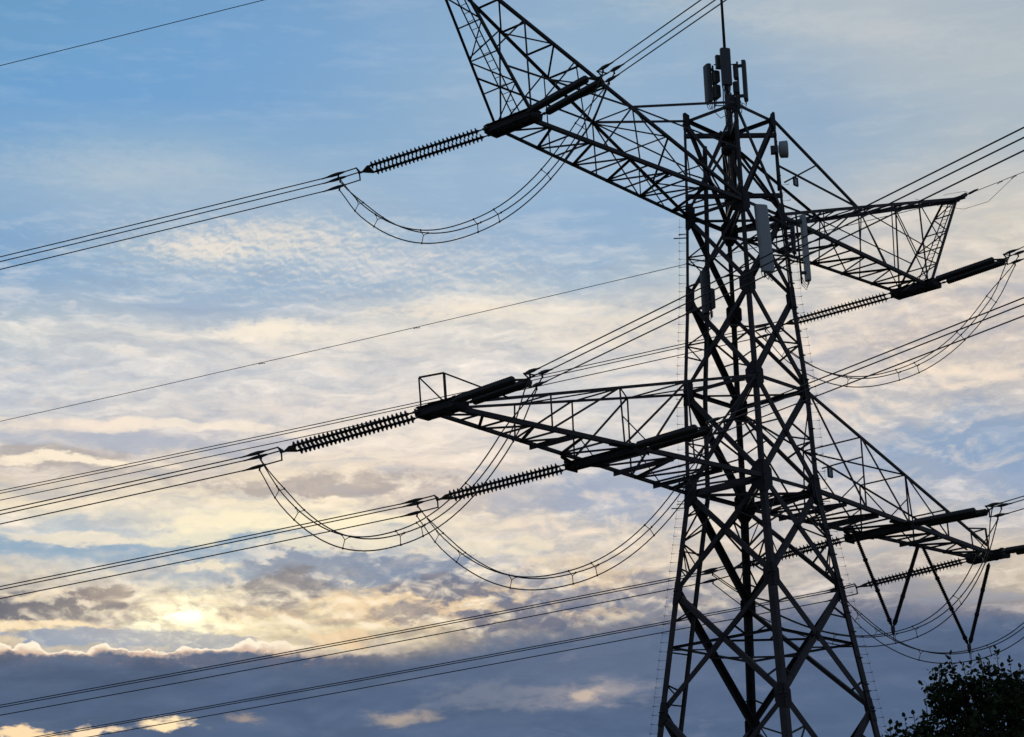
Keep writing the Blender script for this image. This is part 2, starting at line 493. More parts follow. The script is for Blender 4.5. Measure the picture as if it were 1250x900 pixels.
M_CONC = mat('footing_concrete', (0.32, 0.31, 0.29), 0.85, 0.0, 0.15, 4.0)
M_BARK = mat('dark_bark', (0.05, 0.04, 0.032), 0.85, 0.0, 0.35, 14.0)
M_LEAF = mat('dull_green_leaf', (0.026, 0.040, 0.014), 0.6, 0.0, 0.45, 3.0, spec=0.15)
M_GROUND = mat('rough_meadow_ground', (0.06, 0.075, 0.03), 0.9, 0.0, 0.4, 0.4, base2=(0.05, 0.045, 0.03))


# ------------------------------------------------------------------ mesh helpers
def V3(*a): return Vector(a)


def frame(p, q, up):
    d = (q-p)
    L = d.length
    d = d/L
    up = Vector(up)
    s = up - d*up.dot(d)
    if s.length < 1e-5:
        s = Vector((1, 0, 0)) - d*d.x
        if s.length < 1e-5:
            s = Vector((0, 1, 0))
    s.normalize()
    return d, s, d.cross(s)


class MB:
    def __init__(self):
        self.v = []
        self.f = []
        self.sm = []

    def prism(self, ring0, ring1, smooth=False, caps=True):
        n = len(ring0)
        b = len(self.v)
        self.v += [tuple(x) for x in ring0] + [tuple(x) for x in ring1]
        for i in range(n):
            j = (i+1) % n
            self.f.append((b+i, b+j, b+n+j, b+n+i)); self.sm.append(smooth)
        if caps:
            self.f.append(tuple(b+i for i in reversed(range(n)))); self.sm.append(False)
            self.f.append(tuple(b+n+i for i in range(n))); self.sm.append(False)

    def bar(self, p, q, w, h=None, up=(0, 0, 1)):
        p, q = Vector(p), Vector(q)
        h = h or w
        d, s, t = frame(p, q, up)
        off = [(t*a*w/2 + s*b*h/2) for a, b in ((-1, -1), (1, -1), (1, 1), (-1, 1))]
        self.prism([p+o for o in off], [q+o for o in off])
        return self

    def angle(self, p, q, w, th=None, nrm=(0, 0, 1), flip=1):
        """L-section member: one flange lies square to nrm, the other points along it."""
        p, q = Vector(p), Vector(q)
        th = th or max(w*0.12, 0.008)
        d, s, t = frame(p, q, nrm)
        t = t*flip
        pts = [(-w/2, 0), (w/2, 0), (w/2, th), (-w/2+th, th), (-w/2+th, w*0.9), (-w/2, w*0.9)]
        if flip > 0:
            pts = pts[::-1]
        o = [t*a - s*b for a, b in pts]
        self.prism([p+x for x in o], [q+x for x in o])
        return self

    def tube(self, pts, r, n=6, smooth=True):
        pts = [Vector(x) for x in pts]
        b0 = len(self.v)
        ref = None
        rs = r if isinstance(r, (list, tuple)) else [r]*len(pts)
        for i, p in enumerate(pts):
            d = (pts[min(i+1, len(pts)-1)] - pts[max(i-1, 0)]).normalized()
            if ref is None:
                ref = Vector((0, 0, 1)) if abs(d.z) < 0.9 else Vector((1, 0, 0))
            s = (ref - d*ref.dot(d)).normalized()
            ref = s
            t = d.cross(s)
            for k in range(n):
                a = 2*math.pi*k/n
                self.v.append(tuple(p + (s*math.cos(a)+t*math.sin(a))*rs[i]))
        for i in range(len(pts)-1):
            for k in range(n):
                j = (k+1) % n
                a = b0+i*n
                self.f.append((a+k, a+j, a+n+j, a+n+k)); self.sm.append(smooth)
        self.f.append(tuple(b0+k for k in reversed(range(n)))); self.sm.append(False)
        e0 = b0+(len(pts)-1)*n
        self.f.append(tuple(e0+k for k in range(n))); self.sm.append(False)
        return self

    def lathe(self, p, d, prof, n=12):
        p, d = Vector(p), Vector(d).normalized()
        pts = [p+d*a for a, _ in prof]
        b0 = len(self.v)
        _, s, t = frame(p, p+d, (0, 0, 1) if abs(d.z) < 0.9 else (1, 0, 0))
        for i, (a, r) in enumerate(prof):
            for k in range(n):
                an = 2*math.pi*k/n
                self.v.append(tuple(pts[i] + (s*math.cos(an)+t*math.sin(an))*r))
        for i in range(len(prof)-1):
            for k in range(n):
                j = (k+1) % n
                a = b0+i*n
                self.f.append((a+k, a+j, a+n+j, a+n+k)); self.sm.append(True)
        self.f.append(tuple(b0+k for k in reversed(range(n)))); self.sm.append(False)
        e0 = b0+(len(prof)-1)*n
        self.f.append(tuple(e0+k for k in range(n))); self.sm.append(False)
        return self

    def plate(self, pts, nrm, th):
        nrm = Vector(nrm).normalized()
        a = [Vector(x)-nrm*th/2 for x in pts]
        b = [Vector(x)+nrm*th/2 for x in pts]
        self.prism(a, b)
        return self

    def box(self, c, ax, ay, az, sx, sy, sz):
        c = Vector(c)
        o = [(ax*a*sx/2 + ay*b*sy/2) for a, b in ((-1, -1), (1, -1), (1, 1), (-1, 1))]
        self.prism([c+x-az*sz/2 for x in o], [c+x+az*sz/2 for x in o])
        return self

    def build(self, name, m, parent=None):
        me = bpy.data.meshes.new(name)
        me.from_pydata(self.v, [], self.f)
        me.polygons.foreach_set('use_smooth', self.sm)
        bm = bmesh.new()
        bm.from_mesh(me)
        bmesh.ops.recalc_face_normals(bm, faces=bm.faces)
        bm.to_mesh(me)
        bm.free()
        me.materials.append(m)
        o = bpy.data.objects.new(name, me)
        COL.objects.link(o)
        if parent is not None:
            o.parent = parent
            o.matrix_parent_inverse = world_of(parent).inverted()
        return o


def world_of(o):
    m = Matrix.LocRotScale(o.location, o.rotation_euler, o.scale)
    if o.parent is not None:
        m = world_of(o.parent) @ o.matrix_parent_inverse @ m
    return m


def thing(name, label, cat, loc, group=None):
    o = bpy.data.objects.new(name, None)
    o.empty_display_size = 0.3
    COL.objects.link(o)
    o.location = loc
    tag(o, label, cat, group)
    return o


def tag(o, label=None, cat=None, group=None, kind=None):
    if label: o['label'] = label
    if cat: o['category'] = cat
    if group: o['group'] = group
    if kind: o['kind'] = kind
    return o


def lerp(a, b, t): return Vector(a)*(1-t) + Vector(b)*t


# ------------------------------------------------------------------ ground
g = MB()
N = 48
rings = [0, 15, 40, 90, 200, 500, 1200, 3000, 6000]
for ri, r in enumerate(rings):
    for k in range(N):
        a = 2*math.pi*k/N
        g.v.append((r*math.cos(a), r*math.sin(a), 0.0 if r < 100 else -0.02))
for ri in range(len(rings)-1):
    for k in range(N):
        j = (k+1) % N
        g.f.append((ri*N+k, ri*N+j, (ri+1)*N+j, (ri+1)*N+k) if ri else (k, N+j, N+k)); g.sm.append(False)
tag(g.build('ground', M_GROUND), kind='structure')

# ------------------------------------------------------------------ the tower
Z = [32.872, 29.349, 26.387, 23.113, 19.707, 16.400, 12.490, 7.400, 0.30]
W = [1.119, 1.195, 1.300, 1.485, 1.555, 1.955, 2.424, 3.035, 3.890]
tower = thing('lattice_pylon', 'dark steel lattice pylon with two tiers of crossarms and antennas', 'pylon', (0, 0, 0))
CORN = {'A': (-1, 1), 'D': (-1, -1), 'E': (1, -1), 'C': (1, 1)}


def cor(k, i): return V3(CORN[k][0]*W[i], CORN[k][1]*W[i], Z[i])


def corz(k, z):
    for i in range(len(Z)-1):
        if Z[i] >= z >= Z[i+1]:
            t = (Z[i]-z)/(Z[i]-Z[i+1])
            w = W[i]*(1-t)+W[i+1]*t
            return V3(CORN[k][0]*w, CORN[k][1]*w, z)
    return V3(CORN[k][0]*W[0], CORN[k][1]*W[0], z)


legs = {}
for k, (sx, sy) in CORN.items():
    m = MB()
    prev = None
    for i in range(len(Z)-1):
        w = (0.105, 0.11, 0.135, 0.15, 0.20, 0.22, 0.235, 0.25)[i]
        th = 0.018
        sec = [(0, 0), (-w, 0), (-w, -th), (-th, -th), (-th, -w), (0, -w)]
        c0 = cor(k, i); c1 = cor(k, i+1)
        if i == 0:
            c0 = c0 + V3(0, 0, 0.22)
        m.prism([c0+V3(sx*a, sy*b, 0) for a, b in sec], [c1+V3(sx*a, sy*b, 0) for a, b in sec])
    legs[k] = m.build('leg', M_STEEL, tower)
    f = MB()
    base = cor(k, 8)
    f.lathe((base.x-sx*0.1, base.y-sy*0.1, -0.4), (0, 0, 1), [(0, 0.75), (0.55, 0.75), (0.72, 0.55), (0.74, 0.5)], 20)
    f.build('footing', M_CONC, tower)

FACES = [('A', 'D', V3(-1, 0, 0)), ('D', 'E', V3(0, -1, 0)), ('E', 'C', V3(1, 0, 0)), ('C', 'A', V3(0, 1, 0))]


def cross2(a, b, c, d):
    """Meeting point of lines a-b and c-d (nearly coplanar)."""
    u, v, w = b-a, d-c, a-c
    A, B, C_, D_, E_ = u.dot(u), u.dot(v), v.dot(v), u.dot(w), v.dot(w)
    s = (B*E_-C_*D_)/(A*C_-B*B)
    return a+u*s


xing = {}
SECOND = []
for i in range(len(Z)-1):
    for (k0, k1, n) in FACES:
        a0, a1, b0, b1 = cor(k0, i), cor(k0, i+1), cor(k1, i), cor(k1, i+1)
        if i == len(Z)-2:
            a1, b1 = corz(k0, 0.5), corz(k1, 0.5)
        sz = [0.095, 0.125, 0.14, 0.15, 0.16, 0.17, 0.17, 0.17][i]
        szh = sz*(1.32 if k0 in 'DC' else 1.0)
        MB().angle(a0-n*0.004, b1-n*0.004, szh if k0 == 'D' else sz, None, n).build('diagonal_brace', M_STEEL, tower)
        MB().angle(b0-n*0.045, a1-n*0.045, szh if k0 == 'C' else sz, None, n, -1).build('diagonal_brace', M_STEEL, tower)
        x = cross2(a0, b1, b0, a1)
        xing[(i, k0, k1)] = x
        # light secondary members
        s2 = 0.055
        if i >= 1:
            am, bm_ = lerp(a0, a1, 0.5), lerp(b0, b1, 0.5)
            r_ = 0.38 if i < 4 else 0.3
            if i != 5:
                for p, q0, q1 in ((am, a0, b1), (am, a1, b0), (bm_, b0, a1), (bm_, b1, a0)):
                    SECOND.append((p-n*0.06, lerp(q0, q1, r_)-n*0.03, s2, n))
            if i >= 4:
                for t in (0.25, 0.75):
                    for (p0, p1, q0, q1) in ((a0, a1, b0, b1), (b0, b1, a0, a1)):
                        e = lerp(p0, q1, 0.17) if t < 0.5 else lerp(p1, q0, 0.17)
                        SECOND.append((lerp(p0, p1, t)-n*0.06, e-n*0.03, s2, n))
                        if i != 5:
                            SECOND.append((lerp(p0, p1, 0.5)-n*0.065, e-n*0.035, 0.045, n))
seen = sorted(SECOND, key=lambda e: -(e[1]-e[0]).length*e[2]/max((e[0]-CAMP).length, 1)*(1.0 if e[0].z > 11 else 0.2))
for p, q, w_, n in seen[:100]:
    MB().angle(p, q, w_, None, n).build('secondary_brace', M_STEEL, tower)
m = MB()
for p, q, w_, n in seen[100:]:
    m.angle(p, q, w_, None, n)
if m.v:
    tag(m.build('secondary_brace', M_STEEL, tower), kind='stuff')
# belts
for i, sz in ((0, 0.12), (1, 0.12), (3, 0.13), (4, 0.13)):
    for (k0, k1, n) in FACES:
        MB().angle(cor(k0, i)-n*0.07, cor(k1, i)-n*0.07, sz, None, n).build('horizontal_brace', M_STEEL, tower)
# belt through the crossings of the lower panel with its plan diamond
ring = [xing[(5, k0, k1)] for (k0, k1, n) in FACES]
zc = ring[0].z
for j, (k0, k1, n) in enumerate(FACES):
    m = MB()
    m.angle(corz(k0, zc)-n*0.08, corz(k1, zc)-n*0.08, 0.09, None, (0, 0, 1))
    m.build('horizontal_brace', M_STEEL, tower)
    a, b = ring[j], ring[(j+1) % 4]
    MB().angle(a-V3(0, 0, .1), b-V3(0, 0, .1), 0.07, None, (0, 0, 1)).build('horizontal_brace', M_STEEL, tower)
    kc = k1
    mid = (a+b)/2
    MB().angle(mid-V3(0, 0, .1), corz(kc, zc)-V3(0, 0, .1), 0.05, None, (0, 0, 1)).build('plan_brace', M_STEEL, tower)
# plan cross bracing at the crossarm levels and the mast supports
for zz, sz in ((32.33, 0.15), (30.1, 0.15), (29.2, 0.08), (23.0, 0.06), (19.62, 0.09)):
    a, c, d, e_ = (corz(k, zz) for k in 'ACDE')
    MB().bar(a, e_, sz, sz*0.9).build('plan_brace', M_STEEL, tower)
    MB().bar(d-V3(0, 0, sz*0.92), c-V3(0, 0, sz*0.92), sz*0.9, sz*0.8).build('plan_brace', M_STEEL, tower)
# ring frame around the mast foot
for zz in (32.3, 31.8, 30.0):
    MB().lathe((0, 0, zz-0.12), (0, 0, 1), [(0, 0.3), (0.02, 0.34), (0.2, 0.34), (0.22, 0.3)], 14).build('mast_collar', M_GUSSET, tower)
m = MB()
for k in 'ADEC':
    m.angle(V3(0, 0, 32.2), corz(k, 29.5), 0.09, None, (0, 0, 1))
    m.angle(V3(0, 0, 30.0)+V3(CORN[k][0]*.2, CORN[k][1]*.2, 0), corz(k, 32.8), 0.075, None, (0, 0, 1))
m.build('mast_bracing', M_STEEL, tower)

# gusset plates, on both faces at every node
for i in range(0, 8):
    for k, (sx, sy) in CORN.items():
        c = cor(k, i)
        s = [0.75, 1.1, 1.0, 1.1, 1.3, 0.95, 0.95, 0.95][i]
        m = MB()
        up0 = (cor(k, max(i-1, 0))-c).normalized() if i else V3(0, 0, 1)
        dn0 = (cor(k, i+1)-c).normalized()
        for h, n in ((V3(-sx, 0, 0), V3(0, sy, 0)), (V3(0, -sy, 0), V3(sx, 0, 0))):
            o = c + n*0.013
            tilt = 0.5*(dn0-up0)
            pts = [o+up0*0.40*s, o+up0*0.42*s+h*0.13*s, o+up0*0.20*s+h*0.36*s, o+dn0*0.20*s+h*0.36*s, o+dn0*0.42*s+h*0.13*s, o+dn0*0.40*s]
            m.plate(pts, n, 0.016)
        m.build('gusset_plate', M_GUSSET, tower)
# small plates where the main diagonals cross
for (i, k0, k1), x in xing.items():
    if i in (2, 3, 4, 5, 6):
        n = [f[2] for f in FACES if f[0] == k0][0]
        h = n.cross(V3(0, 0, 1))
        r = 0.10
        MB().plate([x+n*0.014+h*a*r+V3(0, 0, b*r*1.3) for a, b in ((-1, 0), (0, -1), (1, 0), (0, 1))], n, 0.01).build('crossing_plate', M_GUSSET, tower)

# climbing pegs and the fall-arrest wire on the two outer legs
for k, outd in (('A', (rv*-1)), ('E', rv)):
    o = V3(CORN[k][0], CORN[k][1], 0)
    side = (V3(-0.64, 0.77, 0) if k == 'A' else V3(0.64, -0.77, 0)).normalized()
    zs = []
    z = 30.5 if k == 'E' else 29.0
    while z > 2.6:
        zs.append(z)
        z -= 0.29
    shown = [z for z in zs if z > 9.5][-50:]
    rest = MB()
    for j, z in enumerate(zs):
        c = corz(k, z)
        pm = MB() if z in shown else rest
        pm.tube([c-side*0.03, c+side*0.15], 0.0045, 5)
        pm.tube([c+side*0.145, c+side*0.25], 0.009, 5)
        pm.tube([c+side*0.245, c+side*0.245+V3(0, 0, 0.04)], 0.007, 5)
        if z in shown:
            pm.build('climbing_peg', M_STEEL, legs[k])
    tag(rest.build('climbing_peg', M_STEEL, legs[k]), kind='stuff')
    wm = MB()
    wm.tube([corz(k, zz)+side*0.22 for zz in (29.3, 26.4, 23.1, 19.8, 16.4, 12.5, 7.4, 2.5)], 0.003, 5)
    wm.build('fall_arrest_wire', M_WIRE, legs[k])
    for zz in (28.6, 19.2):
        br = MB()
        c = corz(k, zz)
        br.bar(c, c+side*0.42, 0.03, 0.03)
        br.bar(c+V3(0, 0, .14), c+side*0.24+V3(0, 0, .14), 0.025, 0.025)
        br.build('wire_bracket', M_STEEL, legs[k])

# cable tray riser inside the far-left leg
tr = MB()
tz = [32.2, 29.3, 26.4, 23.1, 19.7, 16.4, 12.5, 7.4, 0.2]
def traypt(z, dxx=0.0, dyy=0.0):
    c = corz('A', max(z, 0.3))
    return V3(c.x+1.0+dxx, c.y-0.12+dyy, z)
for s_ in (-0.075, 0.075):
    for a, b in zip(tz[:-1], tz[1:]):
        tr.bar(traypt(a, s_), traypt(b, s_), 0.025, 0.06)
for a, b in zip(tz[:-1], tz[1:]):
    tr.bar(traypt(a), traypt(b), 0.15, 0.012, up=(0, 1, 0))
z = 32.0
while z > 1:
    tr.bar(traypt(z, -0.07), traypt(z, 0.07), 0.03, 0.03)
    z -= 0.4
tray = tr.build('cable_tray', M_STEEL, tower)
for j, s_ in enumerate((-0.045, -0.005, 0.035)):
    MB().tube([traypt(zz, s_, -0.05) for zz in tz], 0.022, 6).build('feeder_cable', M_CABLE, tray)
z = 31.0
while z > 1.5:
    a = corz('A', z)
    MB().angle(a, traypt(z), 0.045, None, (0, 0, 1)).build('tray_support', M_STEEL, tray)
    z -= 1.65
# ladder along the right leg
lm_ = MB()
def ladpt(z, o):
    c = corz('E', z)
    return V3(c.x-o*0.25, c.y+o*0.95-0.0, z) if False else V3(c.x-0.30*o, c.y-0.05, z)
for o in (1.0,):
    for a, b in zip(tz[:-1], tz[1:]):
        if a <= 29.4:
            lm_.angle(ladpt(max(a, .3), o), ladpt(max(b, .3), o), 0.07, None, (0, -1, 0))
z = 28.6; cnt = 0
while z > 1:
    lm_.bar(ladpt(z, 1.0), ladpt(z, 0.0), 0.035, 0.035)
    if cnt % 3 == 0:
        lm_.bar(ladpt(z-.22, 1.0), ladpt(z-.22, 0.0), 0.035, 0.035)
    z -= 0.85; cnt += 1
lm_.build('ladder', M_STEEL, tower)

# ------------------------------------------------------------------ crossarms
YUP = 0.64
def zigzag(m, P0, P1, n, size, nrm, struts=True, x=False, t0=0.0, t1=1.0):
    """Lacing between two chords: P0(t), P1(t)."""
    ts = [t0+(t1-t0)*i/n for i in range(n+1)]
    for i in range(n+1):
        if struts and 0 < i:
            m.angle(P0(ts[i]), P1(ts[i]), size, None, nrm)
        if i < n:
            a, b = (P0, P1) if i % 2 == 0 else (P1, P0)
            m.angle(a(ts[i])-V3(0, 0, .02), b(ts[i+1])-V3(0, 0, .02), size, None, nrm)
            if x:
                m.angle(b(ts[i])-V3(0, 0, .05), a(ts[i+1])-V3(0, 0, .05), size, None, nrm)
    return m


def end_beam(x, sx, h, z, parent, bulk=1.0):
    m = MB()
    for o in (-0.19, 0.19):
        m.bar(V3(sx*x+o, -h, z-0.02), V3(sx*x+o, h, z-0.02), 0.05, 0.24*bulk)
        m.bar(V3(sx*x+o*1.25, -h*1.03, z+0.1*bulk), V3(sx*x+o*1.25, h*1.03, z+0.1*bulk), 0.09, 0.02)
        m.bar(V3(sx*x+o*1.25, -h*1.03, z-0.15*bulk), V3(sx*x+o*1.25, h*1.03, z-0.15*bulk), 0.10, 0.02)
    for y in (-h*0.94, -h*0.30, h*0.35, h*0.94):
        m.bar(V3(sx*x, y-0.06, z-0.17*bulk), V3(sx*x, y+0.06, z-0.17*bulk), 0.48, 0.03)
        m.bar(V3(sx*x, y-0.06, z+0.13*bulk), V3(sx*x, y+0.06, z+0.13*bulk), 0.48, 0.03)
    for s_ in (-1, 1):
        m.plate([V3(sx*x-0.30, s_*h, z-0.14), V3(sx*x+0.30, s_*h, z-0.14), V3(sx*x+0.34, s_*h, z+0.06), V3(sx*x-0.34, s_*h, z+0.06)], (0, 1, 0), 0.03)
    return m.build('string_beam', M_GUSSET, parent)


LOWX, LOWH, LOWZ = 14.609, 0.75, 19.70
INX, INH, INZ = 7.507, 1.36, 19.64
UPX, UPH, UPZ = 11.191, 0.912, 29.46
HX, HH, HZ = 14.484, 0.30, 33.90

for sx in (-1, 1):
    # ---- lower arm
    bot = {}; top = {}
    chords = MB()
    for sy in (-1, 1):
        b0 = V3(sx*W[4], sy*W[4], Z[4]); b1 = V3(sx*14.45, sy*0.42, LOWZ-0.05)
        t0 = V3(sx*W[3], sy*W[3], Z[3]-0.05); t1 = V3(sx*13.9, sy*0.46, LOWZ+0.22)
        bot[sy] = (lambda a, b: (lambda t: lerp(a, b, t)))(b0, b1)
        top[sy] = (lambda a, b: (lambda t: lerp(a, b, t)))(t0, t1)
        chords.angle(b0, b1, 0.14, 0.018, V3(0, sy, 0), sx*sy)
        chords.angle(t0, t1, 0.085, None, V3(0, sy, 0), sx*sy)
    chords.angle(V3(sx*W[4], -W[4]+.1, Z[4]-.12), V3(sx*W[4], W[4]-.1, Z[4]-.12), 0.12, None, V3(sx, 0, 0))
    arm = chords.build('lower_crossarm', M_STEEL, tower)
    zigzag(MB(), bot[-1], bot[1], 13, 0.075, V3(0, 0, 1)).build('bottom_lacing', M_STEEL, arm)
    # walkway and double string beams at the inner phase
    m = MB()
    for o in (-0.14, 0.14):
        m.bar(V3(sx*INX+o, -INH, INZ-0.14), V3(sx*INX+o, INH, INZ-0.14), 0.06, 0.2)
        m.bar(V3(sx*INX+o*1.2, -INH, INZ-0.03), V3(sx*INX+o*1.2, INH, INZ-0.03), 0.12, 0.02)
    for o in (-0.9, 0.9):
        m.angle(V3(sx*INX+o, -0.95, INZ-.02), V3(sx*INX, -INH*.9, INZ-.06), 0.09, None, V3(0, 0, 1))
        m.angle(V3(sx*INX+o, 0.95, INZ-.02), V3(sx*INX, INH*.9, INZ-.06), 0.09, None, V3(0, 0, 1))
    for s_ in (-1, 1):
        m.plate([V3(sx*INX-0.28, s_*INH, INZ-.28), V3(sx*INX+0.28, s_*INH, INZ-.28), V3(sx*INX+0.33, s_*INH, INZ), V3(sx*INX-0.33, s_*INH, INZ)], (0, 1, 0), 0.03)
    m.build('string_beam', M_GUSSET, arm)
    for xx in (3.4, 5.6, 9.95):
        t = (xx-W[4])/(14.45-W[4])
        MB().angle(bot[-1](t)-V3(0, 0, .06), bot[1](t)-V3(0, 0, .06), 0.16, 0.02, V3(0, 0, 1)).build('cross_beam', M_STEEL, arm)
    end_beam(LOWX, sx, LOWH, LOWZ, arm)
    # side faces
    for sy in (-1, 1):
        m = MB()
        n = V3(0, sy, 0)
        TB = ((0.267, 0.244), (0.510, 0.481), (0.745, 0.712))
        for a_, b_ in TB:
            m.angle(top[sy](a_), bot[sy](b_), 0.07, None, n)
        m.angle(top[sy](0.0), bot[sy](TB[0][1]), 0.085, None, n)
        m.angle(top[sy](TB[0][0]), bot[sy](TB[1][1]), 0.075, None, n)
        m.angle(top[sy](TB[1][0]), bot[sy](TB[2][1]), 0.065, None, n)
        m.angle(lerp(top[sy](TB[0][0]), bot[sy](TB[0][1]), .55), bot[sy](TB[0][1]*.45), 0.045, None, n)
        m.angle(lerp(top[sy](TB[1][0]), bot[sy](TB[1][1]), .5), bot[sy](0.375), 0.045, None, n)
        m.build('side_lacing', M_STEEL, arm)
    m = MB()
    for a_ in (0.267, 0.510, 0.745):
        m.angle(top[-1](a_), top[1](a_), 0.06, None, V3(0, 0, 1))
    m.angle(top[-1](0.0)-V3(0, 0, .1), top[1](0.267), 0.05, None, V3(0, 0, 1))
    m.angle(top[1](0.267), top[-1](0.51), 0.05, None, V3(0, 0, 1))
    m.angle(top[-1](0.51), top[1](0.745), 0.05, None, V3(0, 0, 1))
    m.build('top_lacing', M_STEEL, arm)
    # little working frame on the tip
    m = MB()
    pts = [V3(sx*(LOWX+.16), 0.66, LOWZ+.12), V3(sx*(LOWX+.16), 0.72, LOWZ+1.02), V3(sx*(LOWX-.05), -0.05, LOWZ+1.02), V3(sx*(LOWX-.05), -0.1, LOWZ+.12)]
    for a, b in ((0, 1), (1, 2), (2, 3)):
        m.angle(pts[a], pts[b], 0.06, None, V3(sx, 0, 0))
    m.angle(pts[1], pts[3], 0.035, None, V3(sx, 0, 0))
    m.angle(pts[2], top[-1](0.88), 0.05, None, V3(0, 1, 0))
    m.build('working_frame', M_STEEL, arm)

    # ---- upper arm with its earth-wire horn
    bot = {}; hor = {}
    chords = MB()
    for sy in (-1, 1):
        b0 = V3(sx*W[1], sy*W[1], Z[1]-.02); b1 = V3(sx*11.1, sy*YUP, UPZ-0.05)
        h0 = V3(sx*W[1], sy*W[1], Z[1]+0.08); h1 = V3(sx*HX, sy*HH, HZ)
        bot[sy] = (lambda a, b: (lambda t: lerp(a, b, t)))(b0, b1)
        hor[sy] = (lambda a, b: (lambda t: lerp(a, b, t)))(h0, h1)
        chords.angle(b0, b1, 0.125, 0.018, V3(0, sy, 0), sx*sy)
        chords.angle(h0, h1, 0.15 if sy > 0 else 0.10, None, V3(0, sy, 0), sx*sy)
    arm = chords.build('upper_crossarm', M_STEEL, tower)
    zigzag(MB(), bot[-1], bot[1], 11, 0.07, V3(0, 0, 1)).build('bottom_lacing', M_STEEL, arm)
    end_beam(UPX, sx, UPH, UPZ, arm)
    zigzag(MB(), hor[1], hor[-1], 7, 0.055, V3(0, 0, 1), t0=0.39, t1=1.0).build('top_lacing', M_STEEL, arm)
    zigzag(MB(), hor[-1], hor[1], 3, 0.055, V3(0, 0, 1), t0=0.02, t1=0.39).build('top_lacing', M_STEEL, arm)
    KT = 0.39
    for sy in (-1, 1):
        n = V3(0, sy, 0)
        m = MB()
        kn = hor[sy](KT)
        m.angle(kn, V3(sx*W[0], sy*W[0], Z[0]+.02), 0.085, None, n)
        m.build('tie_member', M_STEEL, arm)
        m = MB()
        def bx(xx): return bot[sy]((xx-W[1])/(11.1-W[1]))
        m.angle(kn, bx(6.2), 0.06, None, n)
        m.angle(kn, bx(7.9), 0.06, None, n)
        m.angle(kn, bx(3.9), 0.06, None, n)
        m.angle(kn, corz('AD'[sy < 0] if sx < 0 else 'CE'[sy < 0], 31.2), 0.06, None, n)
        m.angle(hor[sy](0.20), bx(3.8), 0.05, None, n)
        m.angle(hor[sy](0.20), bx(2.4), 0.05, None, n)
        hb = V3(sx*11.05, sy*YUP, UPZ+.1)
        m.angle(hor[sy](0.745), hb, 0.075, None, n)
        m.angle(hor[sy](0.58), hb, 0.05, None, n)
        m.angle(hor[sy](0.58), bx(8.6), 0.05, None, n)
        pt = lambda t: lerp(V3(sx*11.15, sy*0.78, UPZ+.1), V3(sx*14.3, sy*0.34, HZ-.06), t)
        m.angle(kn, pt(0.30), 0.05, None, n)
        m.angle(hor[sy](0.745), pt(0.42), 0.05, None, n)
        m.build('side_lacing', M_STEEL, arm)
        MB().angle(pt(0), pt(1), 0.085 if sy < 0 else 0.065, None, n).build('horn_post', M_STEEL, arm)
    P = lambda sy: (lambda t: lerp(V3(sx*11.15, sy*0.78, UPZ+.1), V3(sx*14.3, sy*0.34, HZ-.06), t))
    zigzag(MB(), P(1), P(-1), 5, 0.05, V3(sx, 0, 0)).build('post_lacing', M_STEEL, arm)
    m = MB()
    for o in (-0.05, 0.25):
        m.bar(P(0)(0)*0+lerp(V3(sx*11.2, -o-.1, UPZ+.1), V3(sx*14.35, -o*.8, HZ), 0), lerp(V3(sx*11.2, -o-.1, UPZ+.1), V3(sx*14.35, -o*.8, HZ), 1), 0.03, 0.03)
    for i in range(1, 20):
        t = i/20
        m.bar(lerp(V3(sx*11.2, -.05, UPZ+.1), V3(sx*14.35, .04, HZ), t), lerp(V3(sx*11.2, -.35, UPZ+.1), V3(sx*14.35, -.2, HZ), t), 0.016, 0.016)
    m.build('ladder', M_STEEL, arm)
    # horn tip
    m = MB()
    m.bar(V3(sx*HX, -0.55, HZ), V3(sx*HX, 0.45, HZ), 0.13, 0.14)
    m.plate([V3(sx*(HX-.35), -.28, HZ-.085), V3(sx*(HX+.1), -.28, HZ-.085), V3(sx*(HX+.1), .28, HZ-.085), V3(sx*(HX-.35), .28, HZ-.085)], (0, 0, 1), 0.02)
    m.build('horn_tip', M_GUSSET, arm)

# ------------------------------------------------------------------ line hardware
G_INS = 'double insulator strings tensioning the wires'
G_CON = 'three-wire conductor bundles'
G_JMP = 'jumper loops under the crossarms'


def perp_of(u):
    h = Vector((u.y, -u.x, 0)).normalized()
    return h


def disc_string(m, p, d, L, n, R=0.125):
    pitch = L/n
    prof = [(0, 0.02), (0.04, 0.035)]
    for i in range(n):
        a = 0.05+i*pitch*(L-0.1)/L
        prof += [(a, 0.042), (a+pitch*0.28, 0.052), (a+pitch*0.36, R*0.8), (a+pitch*0.45, R), (a+pitch*0.53, R*0.98), (a+pitch*0.60, 0.045), (a+pitch*0.9, 0.036)]
    prof += [(L-0.05, 0.035), (L, 0.02)]
    m.lathe(p, d, prof, 14)


